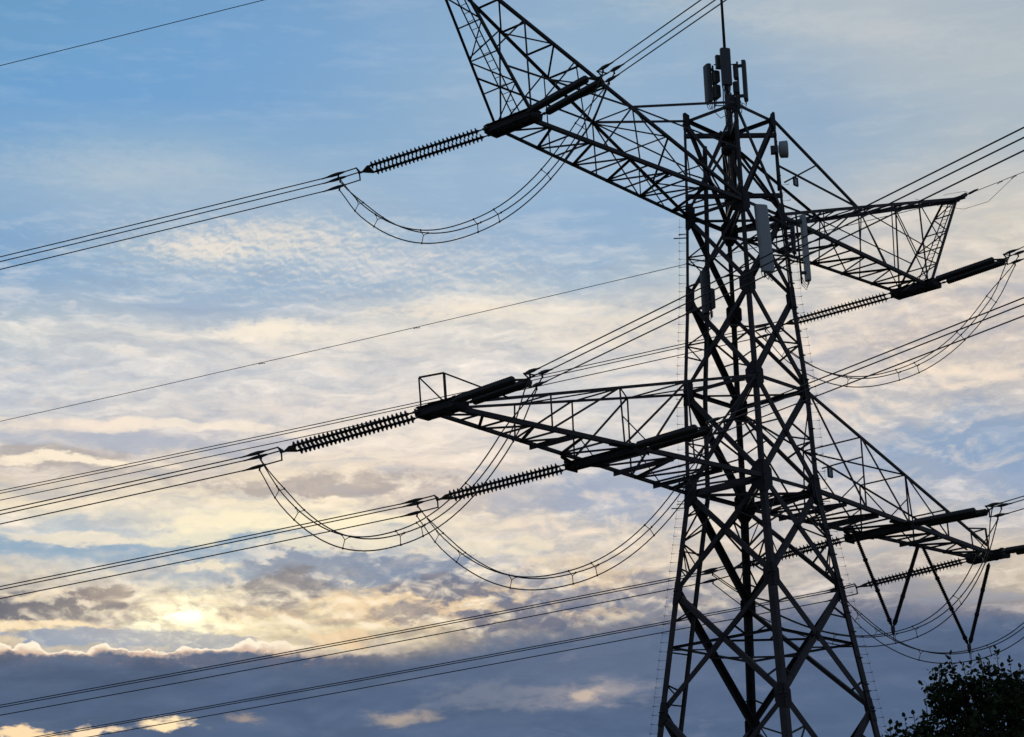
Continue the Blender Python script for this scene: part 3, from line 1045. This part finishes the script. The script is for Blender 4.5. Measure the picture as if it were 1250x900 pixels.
def tension_set(A, az, dip, sy, Ls, Lc, label):
    """Double string from the beam end A; returns the three wire anchor points and the line direction."""
    a, e = D2R(az), D2R(dip)
    u = Vector((-math.sin(a), sy*math.cos(a), 0))
    d = (u*math.cos(e) - V3(0, 0, math.sin(e))).normalized()
    h = perp_of(u)*sy
    nrm = h.cross(d)
    if nrm.z < 0: nrm = -nrm
    t = thing('insulator_string', label, 'insulator', A, G_INS)
    sep = 0.25
    st = 0.30
    for s_ in (-1, 1):
        m = MB()
        disc_string(m, A+d*st+h*s_*sep, d, Ls-st-0.15, 27)
        m.build('disc_stack', M_INS, t)
        m = MB()
        m.tube([A+h*s_*sep-d*0.12, A+d*(st+.02)+h*s_*sep], 0.025, 6)
        m.box(A+d*0.12+h*s_*sep, h, nrm, d, 0.09, 0.05, 0.16)
        m.build('shackle', M_FIT, t)
    m = MB()
    y0 = A+d*(Ls-0.17)
    m.plate([y0-h*(sep+.05), y0+h*(sep+.05), y0+h*(sep+.05)+d*.06, y0+d*0.30+h*.05, y0+d*0.30-h*.05, y0-h*(sep+.05)+d*.06], nrm, 0.03)
    m.build('yoke_plate', M_FIT, t)
    y1 = A+d*(Ls+0.13)
    m = MB()
    m.tube([y1-d*.05, y1+d*.16], 0.035, 6)
    y2 = y1+d*.14
    offs = [h*0.17+nrm*0.11, -h*0.17+nrm*0.11, -nrm*0.24]
    for o in offs:
        m.tube([y2-d*.02, y2+o*1.08], 0.024, 6)
    m.tube([y2+offs[0], y2+offs[1]], 0.022, 6)
    m.build('bundle_yoke', M_FIT, t)
    anchors = []
    for j, o in enumerate(offs):
        q0 = y2+o
        L2 = (Lc-Ls-0.27)*(1.0, 0.93, 1.02)[j]
        q1 = q0+d*L2
        m = MB()
        m.tube([q0, q0+d*0.1, q1-d*0.55], 0.022, 6)
        m_link = m.build('extension_link', M_FIT, t)
        link = m_link
        m = MB()
        m.lathe(q1-d*0.58, d, [(0, 0.02), (0.08, 0.036), (0.26, 0.058), (0.46, 0.05), (0.62, 0.028), (0.8, 0.022)], 8)
        m.tube([q1-d*0.36, q1-d*0.32-nrm*0.14], 0.028, 6)
        m.build('wire_clamp', M_FIT, link)
        anchors.append(q1+d*0.1)
    return anchors, d, u, h, nrm, [a_-d*0.44-nrm*0.14 for a_ in anchors]


def spacer(m, c3, r=0.02):
    cc = (c3[0]+c3[1]+c3[2])/3
    for c in c3:
        m.tube([cc, c], r, 5)
        m.lathe(c-V3(0, 0, 0.03), V3(0, 0, 1), [(0, 0.02), (0.03, 0.032), (0.06, 0.02)], 6)


def conductor_bundle(anch, u, s, c, L, label, spacers=(), r=0.019):
    t = thing('conductor_bundle', label, 'power line', anch[0], G_CON)
    ts = [0, 2, 5, 9, 14, 20, 28, 36, 46, 58, 70, 85, 100, 120, 140, 165, 190, 220, 250, 285, 320, 350, 380]
    ts = [x for x in ts if x <= L]
    for a in anch:
        pts = [a+u*x+V3(0, 0, -s*x+c*x*x) for x in ts]
        MB().tube(pts, r, 6).build('conductor', M_WIRE, t)
    for x in spacers:
        m = MB()
        spacer(m, [a+u*x+V3(0, 0, -s*x+c*x*x) for a in anch], 0.025)
        m.build('spacer', M_FIT, t)
    return t


PH = {'UL': (-UPX, UPH, UPZ), 'UR': (UPX, UPH, UPZ), 'LL1': (-LOWX, LOWH, LOWZ), 'LR1': (LOWX, LOWH, LOWZ), 'LL2': (-INX, INH, INZ-.1), 'LR2': (INX, INH, INZ-.1)}
PPAR = {'UL': (25.4, 9.8, .0976), 'UR': (24.9, 8.5, .1009), 'LL1': (24.4, 8.5, .0991), 'LR1': (25.15, 8.9, .1027), 'LL2': (25.5, 8.3, .1015), 'LR2': (24.5, 9.1, .0987)}
MPAR = {'UL': (19.6, 6.5, .0388), 'UR': (19.8, 5.7, .0371), 'LL1': (19.5, 6.6, .0438), 'LR1': (19.5, 6.0, .0400), 'LL2': (20.0, 5.8, .0491), 'LR2': (20.0, 5.9, .0371)}
PLACE = {'UL': 'upper left arm', 'UR': 'upper right arm', 'LL1': 'tip of the lower left arm', 'LL2': 'middle of the lower left arm', 'LR2': 'middle of the lower right arm', 'LR1': 'tip of the lower right arm'}
SPC = {'UL': (), 'UR': (62, 118), 'LL1': (), 'LL2': (), 'LR1': (66,), 'LR2': (66,)}
jp = {}
for k, (x, y, z) in PH.items():
    az, dip, s = PPAR[k]
    an, d, u, h, nrm, ja = tension_set(V3(x, y, z), az, dip, 1, 4.15, 5.45, 'ribbed double insulator string reaching left from the ' + PLACE[k])
    conductor_bundle(an, u, s, 0.000265, 380, 'three thin wires running off to the left from the ' + PLACE[k], SPC[k])
    az, dip, s = MPAR[k]
    an2, d2, u2, h2, nrm2, ja2 = tension_set(V3(x, -y, z), az, dip, -1, 3.75, 4.75, 'dark foreshortened double insulator string reaching right from the ' + PLACE[k])
    conductor_bundle(an2, u2, s, 0.00011, 160, 'three wires running off to the upper right from the ' + PLACE[k])
    jp[k] = (ja, ja2, u, u2)

# V-shaped jumper supports on the right arm
VAP = {}
for nm, (x0, x1, ax, az_, lb) in {'LR2': (5.6, 9.90, 7.716, 16.10, 'dark V of two rod insulators hanging below the right arm nearer the tower'), 'LR1': (10.0, 14.70, 12.668, 16.04, 'dark V of two rod insulators hanging below the right arm tip')}.items():
    t = thing('v_insulator', lb, 'insulator', (ax, 0, 19.5), 'V-shaped jumper insulators')
    ap = V3(ax, 0, az_)
    for xx in (x0, x1):
        tp = V3(xx, 0, 19.52)
        d = (ap-tp).normalized()
        L = (ap-tp).length
        m = MB()
        prof = [(0.1, 0.02)]
        nn = 52
        for i in range(nn):
            a = 0.2+(L-0.4)*i/nn
            prof += [(a, 0.050), (a+0.03, 0.078), (a+0.045, 0.055)]
        prof += [(L-0.12, 0.03), (L-0.05, 0.02)]
        m.lathe(tp, d, prof, 10)
        for q in (0.33, 0.62, 0.9):
            m.lathe(tp+d*L*q, d, [(0, 0.03), (0.01, 0.086), (0.10, 0.086), (0.11, 0.03)], 10)
        m.build('insulator_rod', M_ROD, t)
    m = MB()
    m.lathe(ap+V3(0, 0, .1), (0, 0, -1), [(0, 0.05), (0.05, 0.08), (0.2, 0.07), (0.32, 0.03)], 8)
    m.tube([ap, ap-V3(0, 0, .45)], 0.012, 5)
    m.build('hanger_clamp', M_FIT, t)
    VAP[nm] = ap

JSAG = {'UL': 3.0, 'UR': 3.0, 'LL1': 3.2, 'LL2': 3.2}
JW = {}
def jumper(k):
    ja, ja2, u, u2 = jp[k]
    c0 = (ja[0]+ja[1]+ja[2])/3
    c1 = (ja2[0]+ja2[1]+ja2[2])/3
    t = thing('jumper_loop', 'slack three-wire jumper loop hanging below the ' + PLACE[k], 'jumper cable', c0, G_JMP)
    nseg = 40
    path = []
    for i in range(nseg+1):
        s = i/nseg
        p = lerp(c0, c1, s)
        if k in VAP:
            ap = VAP[k]-V3(0, 0, .25)
            # quadratic through the V's lower end, flattened near it
            s0 = (c0.y-ap.y)/(c0.y-c1.y)
            base = lerp(c0, c1, s0)
            w = 1-abs((s-s0)/(s0 if s < s0 else 1-s0))**2.2
            p = p+(ap-base)*max(w, 0)
        else:
            p = p+V3(0, 0, -JSAG[k]*(1-abs(2*s-1)**2.25))
        path.append(p)
    wires = []
    for j in range(3):
        pts = []
        for i, p in enumerate(path):
            s = i/nseg
            dd = (path[min(i+1, nseg)]-path[max(i-1, 0)]).normalized()
            hh = Vector((dd.y, -dd.x, 0))
            hh = hh.normalized() if hh.length > 1e-4 else Vector((1, 0, 0))
            if hh.dot(Vector((0.7, -0.7, 0))) < 0: hh = -hh
            up = dd.cross(hh)
            if up.z < 0: up = -up
            off = (hh*0.17+up*0.10, -hh*0.17+up*0.10, -up*0.26)[j]
            e0 = ja[j]-path[0]
            e1 = ja2[(1, 0, 2)[j]]-path[-1]
            w0 = max(0, 1-s/0.10); w1 = max(0, 1-(1-s)/0.10)
            w0 = w0*w0*(3-2*w0); w1 = w1*w1*(3-2*w1)
            pts.append(p+off*(1-w0)*(1-w1)+e0*w0+e1*w1)
        wires.append(pts)
        MB().tube(pts, 0.019, 6).build('conductor', M_WIRE, t)
    for i in (3, 6, 13, 21, 24, 31, 36):
        m = MB()
        spacer(m, [w[i] for w in wires], 0.012)
        m.build('spacer', M_FIT, t)
for k in PH:
    jumper(k)

# earth wires from the horns
def earth(sx, sy, az, s, c, L, label):
    A = V3(sx*HX, sy*0.45, HZ+.03)
    a = D2R(az)
    u = Vector((-math.sin(a), sy*math.cos(a), 0))
    t = thing('earth_wire', label, 'earth wire', A, 'single earth wires from the arm horns')
    ts = [0.5, 2, 5, 10, 16, 24, 34, 46, 60, 75, 95, 120, 150, 185, 220, 260, 300, 340, 380]
    at = lambda x: A+u*x+V3(0, 0, -s*x+c*x*x)
    MB().tube([at(x) for x in ts if x <= L], 0.014, 6).build('strand', M_WIRE, t)
    m = MB()
    m.tube([A, at(0.35)], 0.03, 6)
    m.lathe(at(0.35), u, [(0, 0.02), (0.1, 0.05), (0.4, 0.045), (0.6, 0.018)], 8)
    m.box(A+u*.1, u, V3(0, 0, 1), u.cross(V3(0, 0, 1)), 0.3, 0.14, 0.08)
    m.build('wire_clamp', M_FIT, t)
    for x in ((2.2, 3.0) if sy < 0 else (22, 29)):
        m = MB()
        p = at(x)
        m.tube([p-u*0.14-V3(0, 0, .045), p-V3(0, 0, .03), p+u*0.14-V3(0, 0, .045)], [0.02, 0.008, 0.02], 6)
        m.tube([p, p-V3(0, 0, .06)], 0.015, 5)
        m.build('vibration_damper', M_FIT, t)
    return t, at
earth(-1, 1, 24.8, .076, .0002, 380, 'lone thin wire crossing the top left corner of the sky')
earth(1, 1, 24.8, .109, .00024, 380, 'lone thin wire running left behind the tower from the right horn')
et, at = earth(1, -1, 19.0, .088, .0002, 160, 'lone thin wire leaving the pointed tip of the right horn')
m = MB()
e0 = V3(HX-1.6, -0.3, HZ-.75)
m.tube([V3(HX-2.6, .1, HZ-.62), e0, V3(HX-.5, -.75, HZ-.72), V3(HX-.1, -1.6, HZ-.55), at(3.1)], 0.009, 5)
m.tube([at(0.45), at(0.2)+V3(0, 0, .16), V3(HX-.2, 0, HZ+.22), V3(HX-.5, .1, HZ+.1)], 0.008, 5)
m.build('bonding_lead', M_WIRE, et)

# ------------------------------------------------------------------ mast and antennas
mt = thing('antenna_mast', 'slim dark pole rising from the tower top out of view', 'mast', (0, 0, 29.6))
MB().lathe((0, 0, 29.6), (0, 0, 1), [(0, 0.07), (3.0, 0.07), (6.0, 0.065)], 12).build('mast_tube', M_STEEL, mt)
MB().lathe((0, 0, 35.6), (0, 0, 1), [(0, 0.055), (3.0, 0.045), (3.6, 0.02)], 10).build('spire', M_STEEL, mt)
m = MB()
hr = Vector((rv.x, rv.y, 0)).normalized()      # across the view of the tower's near corner
hf = Vector((fw.x, fw.y, 0)).normalized()
for zz in (33.45, 35.0):
    for d in (hr*0.42-hf*0.05, hr*-0.42-hf*0.05, hf*-0.30):
        m.tube([V3(0, 0, zz), V3(0, 0, zz)+d], 0.022, 6)
m.tube([V3(0, 0, 33.6), V3(0, 0, 33.6)+hr*0.34, V3(0, 0, 33.2)+hr*0.34, V3(0, 0, 33.2)], 0.025, 6)
m.build('spreader_arm', M_STEEL, mt)
for j in range(5):
    a_ = j*1.25
    o = V3(math.cos(a_)*.11, math.sin(a_)*.11, 0)
    tip = V3(0, 0, 34.9-0.25*j)+o*1.2
    MB().tube([V3(0, 0, 29.8)+o, V3(0, 0, 31.5)+o*1.1, V3(0, 0, 33.0)+o, V3(0, 0, 33.6)+o*1.5, tip], 0.02, 6).build('feeder_cable', M_CABLE, mt)
for j, d in enumerate((hr*-0.36, hr*0.36)):
    MB().tube([V3(0, 0, 33.1)+d*.2, V3(0, 0, 33.0)+d*.8, V3(0, 0, 33.2)+d*1.25, V3(0, 0, 33.55)+d*1.35], 0.014, 6).build('feeder_cable', M_CABLE, mt)
MB().box(V3(0, 0, 33.55)+hf*-.12, hr, hf, V3(0, 0, 1), .24, .16, .5).build('junction_box', M_RRU, mt)


def panel_antenna(c, face, up, Hh, Wd, Dp, label, mtl, group, rrus=(), lean=0.0, pole=True):
    """Rounded panel: c is its middle, face its outward direction."""
    face = Vector(face).normalized()
    upv = Vector(up).normalized()
    side = upv.cross(face).normalized()
    t = thing('panel_antenna', label, 'antenna', Vector(c)-upv*Hh/2, group)
    sec = [(-.5, -.5), (-.5, .15), (-.40, .42), (-.2, .5), (.2, .5), (.40, .42), (.5, .15), (.5, -.5)]
    m = MB()
    rr = lambda z, k: [Vector(c)+side*a*Wd*k+face*b*Dp*k+upv*z for a, b in sec]
    m.prism(rr(-Hh/2, .93), rr(-Hh/2+.02, 1), caps=True)
    m.prism(rr(-Hh/2+.021, 1), rr(Hh/2-.02, 1), caps=False)
    m.prism(rr(Hh/2-.019, 1), rr(Hh/2, .93), caps=True)
    rad = m.build('radome', mtl, t)
    mpole = t
    if pole:
        m = MB()
        m.tube([Vector(c)-face*(Dp*.5+.16)-upv*(Hh*.5+.1), Vector(c)-face*(Dp*.5+.16)+upv*(Hh*.5+.02)], 0.035, 8)
        mpole = m.build('mounting_pole', M_STEEL, t)
    for s_ in (-.38, .40):
        m = MB()
        m.box(Vector(c)-face*(Dp*.5+.08)+upv*Hh*s_, side, face, upv, 0.10, 0.20, 0.09)
        m.build('mounting_bracket', M_FIT, mpole)
    for (dz, w, hgt, dep, dside) in rrus:
        m = MB()
        m.box(Vector(c)-face*(Dp*.5+.14+dep/2)+upv*dz+side*dside, side, face, upv, w, dep, hgt)
        for i in range(7):
            m.box(Vector(c)-face*(Dp*.5+.15+dep)+upv*dz+side*(dside-w*.42+w*.14*i), side, face, upv, w*.05, .05, hgt*.92)
        m.build('radio_unit', M_RRU, t)
    m = MB()
    for i, o in enumerate((-.3, 0, .3)):
        b = Vector(c)+side*o*Wd-upv*Hh*.5
        m.tube([b, b-upv*.10, b-upv*(.20+.05*i)-face*.06, b-upv*(.10)-face*(.18+.03*i), b+upv*.1-face*(.24)], 0.012, 5)
    m.build('jumper_lead', M_CABLE, rad)
    return t


def place(px, py, y=None, x=None, z=None):
    """Where a surveyed sight line meets a plane of the tower."""
    d = fw + rv*((px-625)/FPX) - uv*((py-450)/FPX)
    if y is not None: k = (y-CAMP.y)/d.y
    elif x is not None: k = (x-CAMP.x)/d.x
    else: k = (z-CAMP.z)/d.z
    return CAMP+d*k


GT = 'mobile panel antennas on the tower top'
ZU = (0, 0, 1)
panel_antenna(V3(0, 0, 34.74)-hf*0.42-hr*0.03, -hf*1.0+hr*0.25, ZU, 1.38, 0.36, 0.14, 'tallest of the top antennas, grey panel facing the viewer before the pole', M_RADOMED, GT, ((0.28, .26, .5, .13, -.14),))
panel_antenna(V3(0, 0, 34.32)-hr*0.66+hf*0.05, -hr*1.0-hf*0.42, ZU, 1.42, 0.38, 0.15, 'dark panel antenna left of the pole on the tower top', M_RADOMED, GT, ((.28, .34, .42, .17, 0), (-.28, .34, .46, .17, 0)))
panel_antenna(V3(0, 0, 34.40)+hr*0.64+hf*0.05, hr*1.0-hf*0.2, ZU, 1.46, 0.36, 0.15, 'dark panel antenna right of the pole on the tower top', M_RADOMED, GT, ((.36, .3, .5, .13, 0), (-.25, .34, .4, .17, 0)))
GM = 'panel antennas at the upper crossarm level'
c = place(933.5, 291, y=-1.62)
panel_antenna(c, V3(-0.45, -1, 0), V3(-0.045, 0.02, 1), 2.35, 0.46, 0.17, 'large pale grey panel antenna on the near face below the upper arm', M_RADOME, GM, ((.55, .26, .7, .14, .12),))
c = place(983.5, 303, y=-1.62)
panel_antenna(c, V3(1.0, -0.75, 0), V3(-0.02, 0.0, 1), 2.35, 0.26, 0.17, 'narrow pale tall antenna beside the right leg, wires looping below it', M_RADOME, GM)
c = place(968.5, 292, y=-1.30)
panel_antenna(c, V3(0.4, -1.0, 0), ZU, 1.05, 0.24, 0.13, 'short grey antenna box between the two tall pale antennas', M_RADOMED, GM)
c = place(859.5, 357, x=-1.45)
panel_antenna(c, V3(-1.0, 0.35, 0), ZU, 1.5, 0.26, 0.15, 'black antenna box inside the left leg below the upper arm', M_RRU, GM, ((-.2, .2, .7, .12, 0.0),))
# brackets that carry them belong to the tower
for px, py, y in ((938, 262, -1.45), (938, 318, -1.45), (985, 275, -1.45), (985, 322, -1.45), (968, 280, -1.2), (968, 305, -1.2)):
    p = place(px, py, y=y)
    MB().bar(corz('E', p.z), p, 0.05, 0.05).build('antenna_bracket', M_STEEL, tower)
for py in (342, 375):
    p = place(861, py, x=-1.42)
    MB().bar(corz('A', p.z), p, 0.05, 0.05).build('antenna_bracket', M_STEEL, tower)

# drum-shaped microwave dish
dc = place(951, 183, y=-1.25)
dd = (hr*1.0-hf*0.12).normalized()
t = thing('microwave_dish', 'small grey drum-shaped dish beside the top right leg', 'dish antenna', dc, None)
m = MB()
m.lathe(dc-dd*0.02, dd, [(0, 0.10), (0.03, 0.27), (0.06, 0.29), (0.30, 0.30), (0.32, 0.285), (0.335, 0.20), (0.34, 0.02)], 28)
m.build('drum', M_RADOME, t)
m = MB()
m.box(dc-dd*0.16, dd, dd.cross(V3(0, 0, 1)), V3(0, 0, 1), 0.26, 0.22, 0.26)
m.build('radio_box', M_RRU, t)
m = MB()
pp = dc-dd*0.02+V3(0, 0, 0)-dd*0.10
m.tube([pp+V3(0, 0, .45), pp-V3(0, 0, 1.5)], 0.03, 8)
m.bar(pp+V3(0, 0, .35), corz('E', dc.z+.35), 0.04, 0.04)
m.bar(pp-V3(0, 0, .9), corz('E', dc.z-.9), 0.04, 0.04)
m.build('mounting_pole', M_STEEL, t)

# hanging number plates with their rails
for (p0, p1, q, lb) in (((957, 223), (998, 201), (970, 217), 'small framed plate hanging from a rail right of the upper tower'),
                        ((1003, 572), (1052, 558), (1012, 572), 'small framed plate hanging from a rail above the lower right arm')):
    yy = -1.25 if q[1] < 300 else -1.55
    a, b, c = place(*p0, y=yy), place(*p1, y=yy), place(*q, y=yy)
    MB().angle(a, b, 0.05, None, V3(0, 1, 0)).build('plate_rail', M_STEEL, tower)
    c.z = lerp(a, b, (c.x-a.x)/(b.x-a.x)).z
    t = thing('number_plate', lb, 'sign plate', c, 'small plates hung on the tower rails')
    hx = V3(1, 0, 0)
    m = MB()
    w, hgt = 0.22, 0.30
    if q[1] > 300: w, hgt = 0.22, 0.34
    z0 = c.z-0.03
    for s_ in (-1, 1):
        m.bar(V3(c.x+s_*w/2, yy-.03, z0), V3(c.x+s_*w/2, yy-.03, z0-hgt), 0.04, 0.05, up=(0, 1, 0))
    m.bar(V3(c.x-w/2, yy-.03, z0-hgt), V3(c.x+w/2, yy-.03, z0-hgt), 0.05, 0.04)
    m.bar(V3(c.x-w/2, yy-.03, z0-.01), V3(c.x+w/2, yy-.03, z0-.01), 0.05, 0.04)
    m.build('frame', M_STEEL, t)
    MB().box(V3(c.x, yy-.03, z0-hgt/2), hx, V3(0, 1, 0), V3(0, 0, 1), w*.8, 0.012, hgt*.86).build('plate', M_PLATE, t)

# ------------------------------------------------------------------ tree at the lower right
def make_tree(base, H, label):
    rnd = random.Random(11)
    t = thing('broadleaf_tree', label, 'tree', base)
    tk = MB()
    pts = [Vector(base)+V3(0.05*math.sin(i*1.3), 0.06*math.cos(i*1.7), H*0.8*i/7) for i in range(8)]
    tk.tube(pts, [0.13*(1-0.11*i) for i in range(8)], 9)
    lf = MB()
    right = hr; toward = -hf
    tips = []
    for (px, py, r, n) in ((1160, 846, .26, 26), (1168, 880, .34, 40), (1192, 862, .28, 26), (1213, 838, .26, 26), (1222, 866, .32, 34), (1246, 850, .28, 28), (1256, 880, .38, 40), (1215, 900, .42, 46), (1140, 898, .26, 24), (1112, 908, .17, 12), (1094, 911, .13, 8), (1290, 870, .5, 50), (1190, 935, .7, 60), (1260, 940, .8, 70), (1330, 910, .6, 50), (1130, 960, .5, 36), (1230, 1000, 1.0, 60)):
        d = (fw + rv*((px-625)/FPX) - uv*((py-450)/FPX)).normalized()
        c = CAMP+d*(27.7+rnd.uniform(-.35, .35))
        for i in range(n):
            while True:
                q = Vector((rnd.uniform(-1, 1), rnd.uniform(-1, 1), rnd.uniform(-1, 1)))
                if 0.2 < q.length < 1: break
            tips.append(c+Vector((q.x*r*1.25, q.y*r*1.15, q.z*r)))
    # branches
    for i, p in enumerate(tips):
        if i % 4 == 0:
            s = pts[rnd.randint(3, 7)]
            mid = lerp(s, p, 0.5)+V3(0, 0, 0.15)
            tk.tube([s, mid, p], [0.03, 0.017, 0.006], 5)
    tk.build('trunk', M_BARK, t)

    def leaf(p, d, L):
        d = d.normalized()
        s = d.cross(Vector((rnd.uniform(-1, 1), rnd.uniform(-1, 1), rnd.uniform(-1, 1)))).normalized()
        w = L*0.36
        n = d.cross(s)
        b = len(lf.v)
        lf.v += [tuple(p), tuple(p+d*L*.35+s*w-n*L*.06), tuple(p+d*L*.75+s*w*.75-n*L*.05), tuple(p+d*L), tuple(p+d*L*.75-s*w*.75-n*L*.05), tuple(p+d*L*.35-s*w-n*L*.06), tuple(p+d*L*.5)]
        for f in ((0, 1, 6), (1, 2, 6), (2, 3, 6), (3, 4, 6), (4, 5, 6), (5, 0, 6)):
            lf.f.append(tuple(b+k for k in f)); lf.sm.append(False)

    for p in tips:
        for i in range(rnd.randint(9, 19)):
            o = Vector((rnd.gauss(0, .065), rnd.gauss(0, .065), rnd.gauss(0, .06)))
            if o.length > .13: o = o*(.13/o.length)
            leaf(p+o, Vector((rnd.gauss(0, 1), rnd.gauss(0, 1), rnd.gauss(.1, .8))), rnd.uniform(.045, .085))
    # upright shoots that break the outline
    for (px, py, L) in SHOOTS:
        dist = 27.6+rnd.uniform(-.6, .6)
        d = (fw + rv*((px-625)/FPX) - uv*((py-450)/FPX))
        tip = CAMP+d*(dist/d.length)
        b = tip-V3(rnd.uniform(-.12, .12), rnd.uniform(-.12, .12), L)
        tw = MB()
        n = int(L/0.035)
        for i in range(n):
            u_ = i/n
            q = lerp(b, tip, u_)
            for _ in range(4 if u_ < .6 else 2):
                if rnd.random() < .75-.25*u_:
                    q = q+Vector((rnd.gauss(0, .035), rnd.gauss(0, .035), 0))*(1-u_)
                    leaf(q, Vector((rnd.gauss(0, 1), rnd.gauss(0, 1), rnd.uniform(.0, .9))), rnd.uniform(.06, .10)*(1-.2*u_))
        leaf(tip, V3(rnd.uniform(-.5, .5), rnd.uniform(-.5, .5), 1), .07)
        leaf(tip-V3(0, 0, .03), V3(rnd.uniform(-1, 1), rnd.uniform(-1, 1), .5), .075)
        tw.tube([b, lerp(b, tip, .5)+V3(.01, 0.01, 0), tip], [.009, .006, .003], 5)
        tw.build('shoot', M_BARK, t)
    lf.build('crown', M_LEAF, t)
    return t


SHOOTS = [(1160, 800, .55), (1147, 813, .45), (1175, 812, .4), (1216, 793, .7), (1197, 803, .5), (1207, 812, .5), (1232, 806, .5), (1246, 816, .6), (1137, 840, .35), (1131, 858, .3), (1104, 876, .35), (1086, 882, .3), (1115, 873, .3), (1095, 888, .25), (1222, 815, .45), (1185, 812, .5), (1143, 828, .4), (1240, 825, .5), (1155, 822, .5), (1127, 872, .3)]
dtr = Vector((math.sin(D2R(60.2)), math.cos(D2R(60.2)), 0))
make_tree((CAMP.x+dtr.x*27.8, CAMP.y+dtr.y*27.8, 0.0), 5.0, 'dark leafy treetop in the bottom right corner')
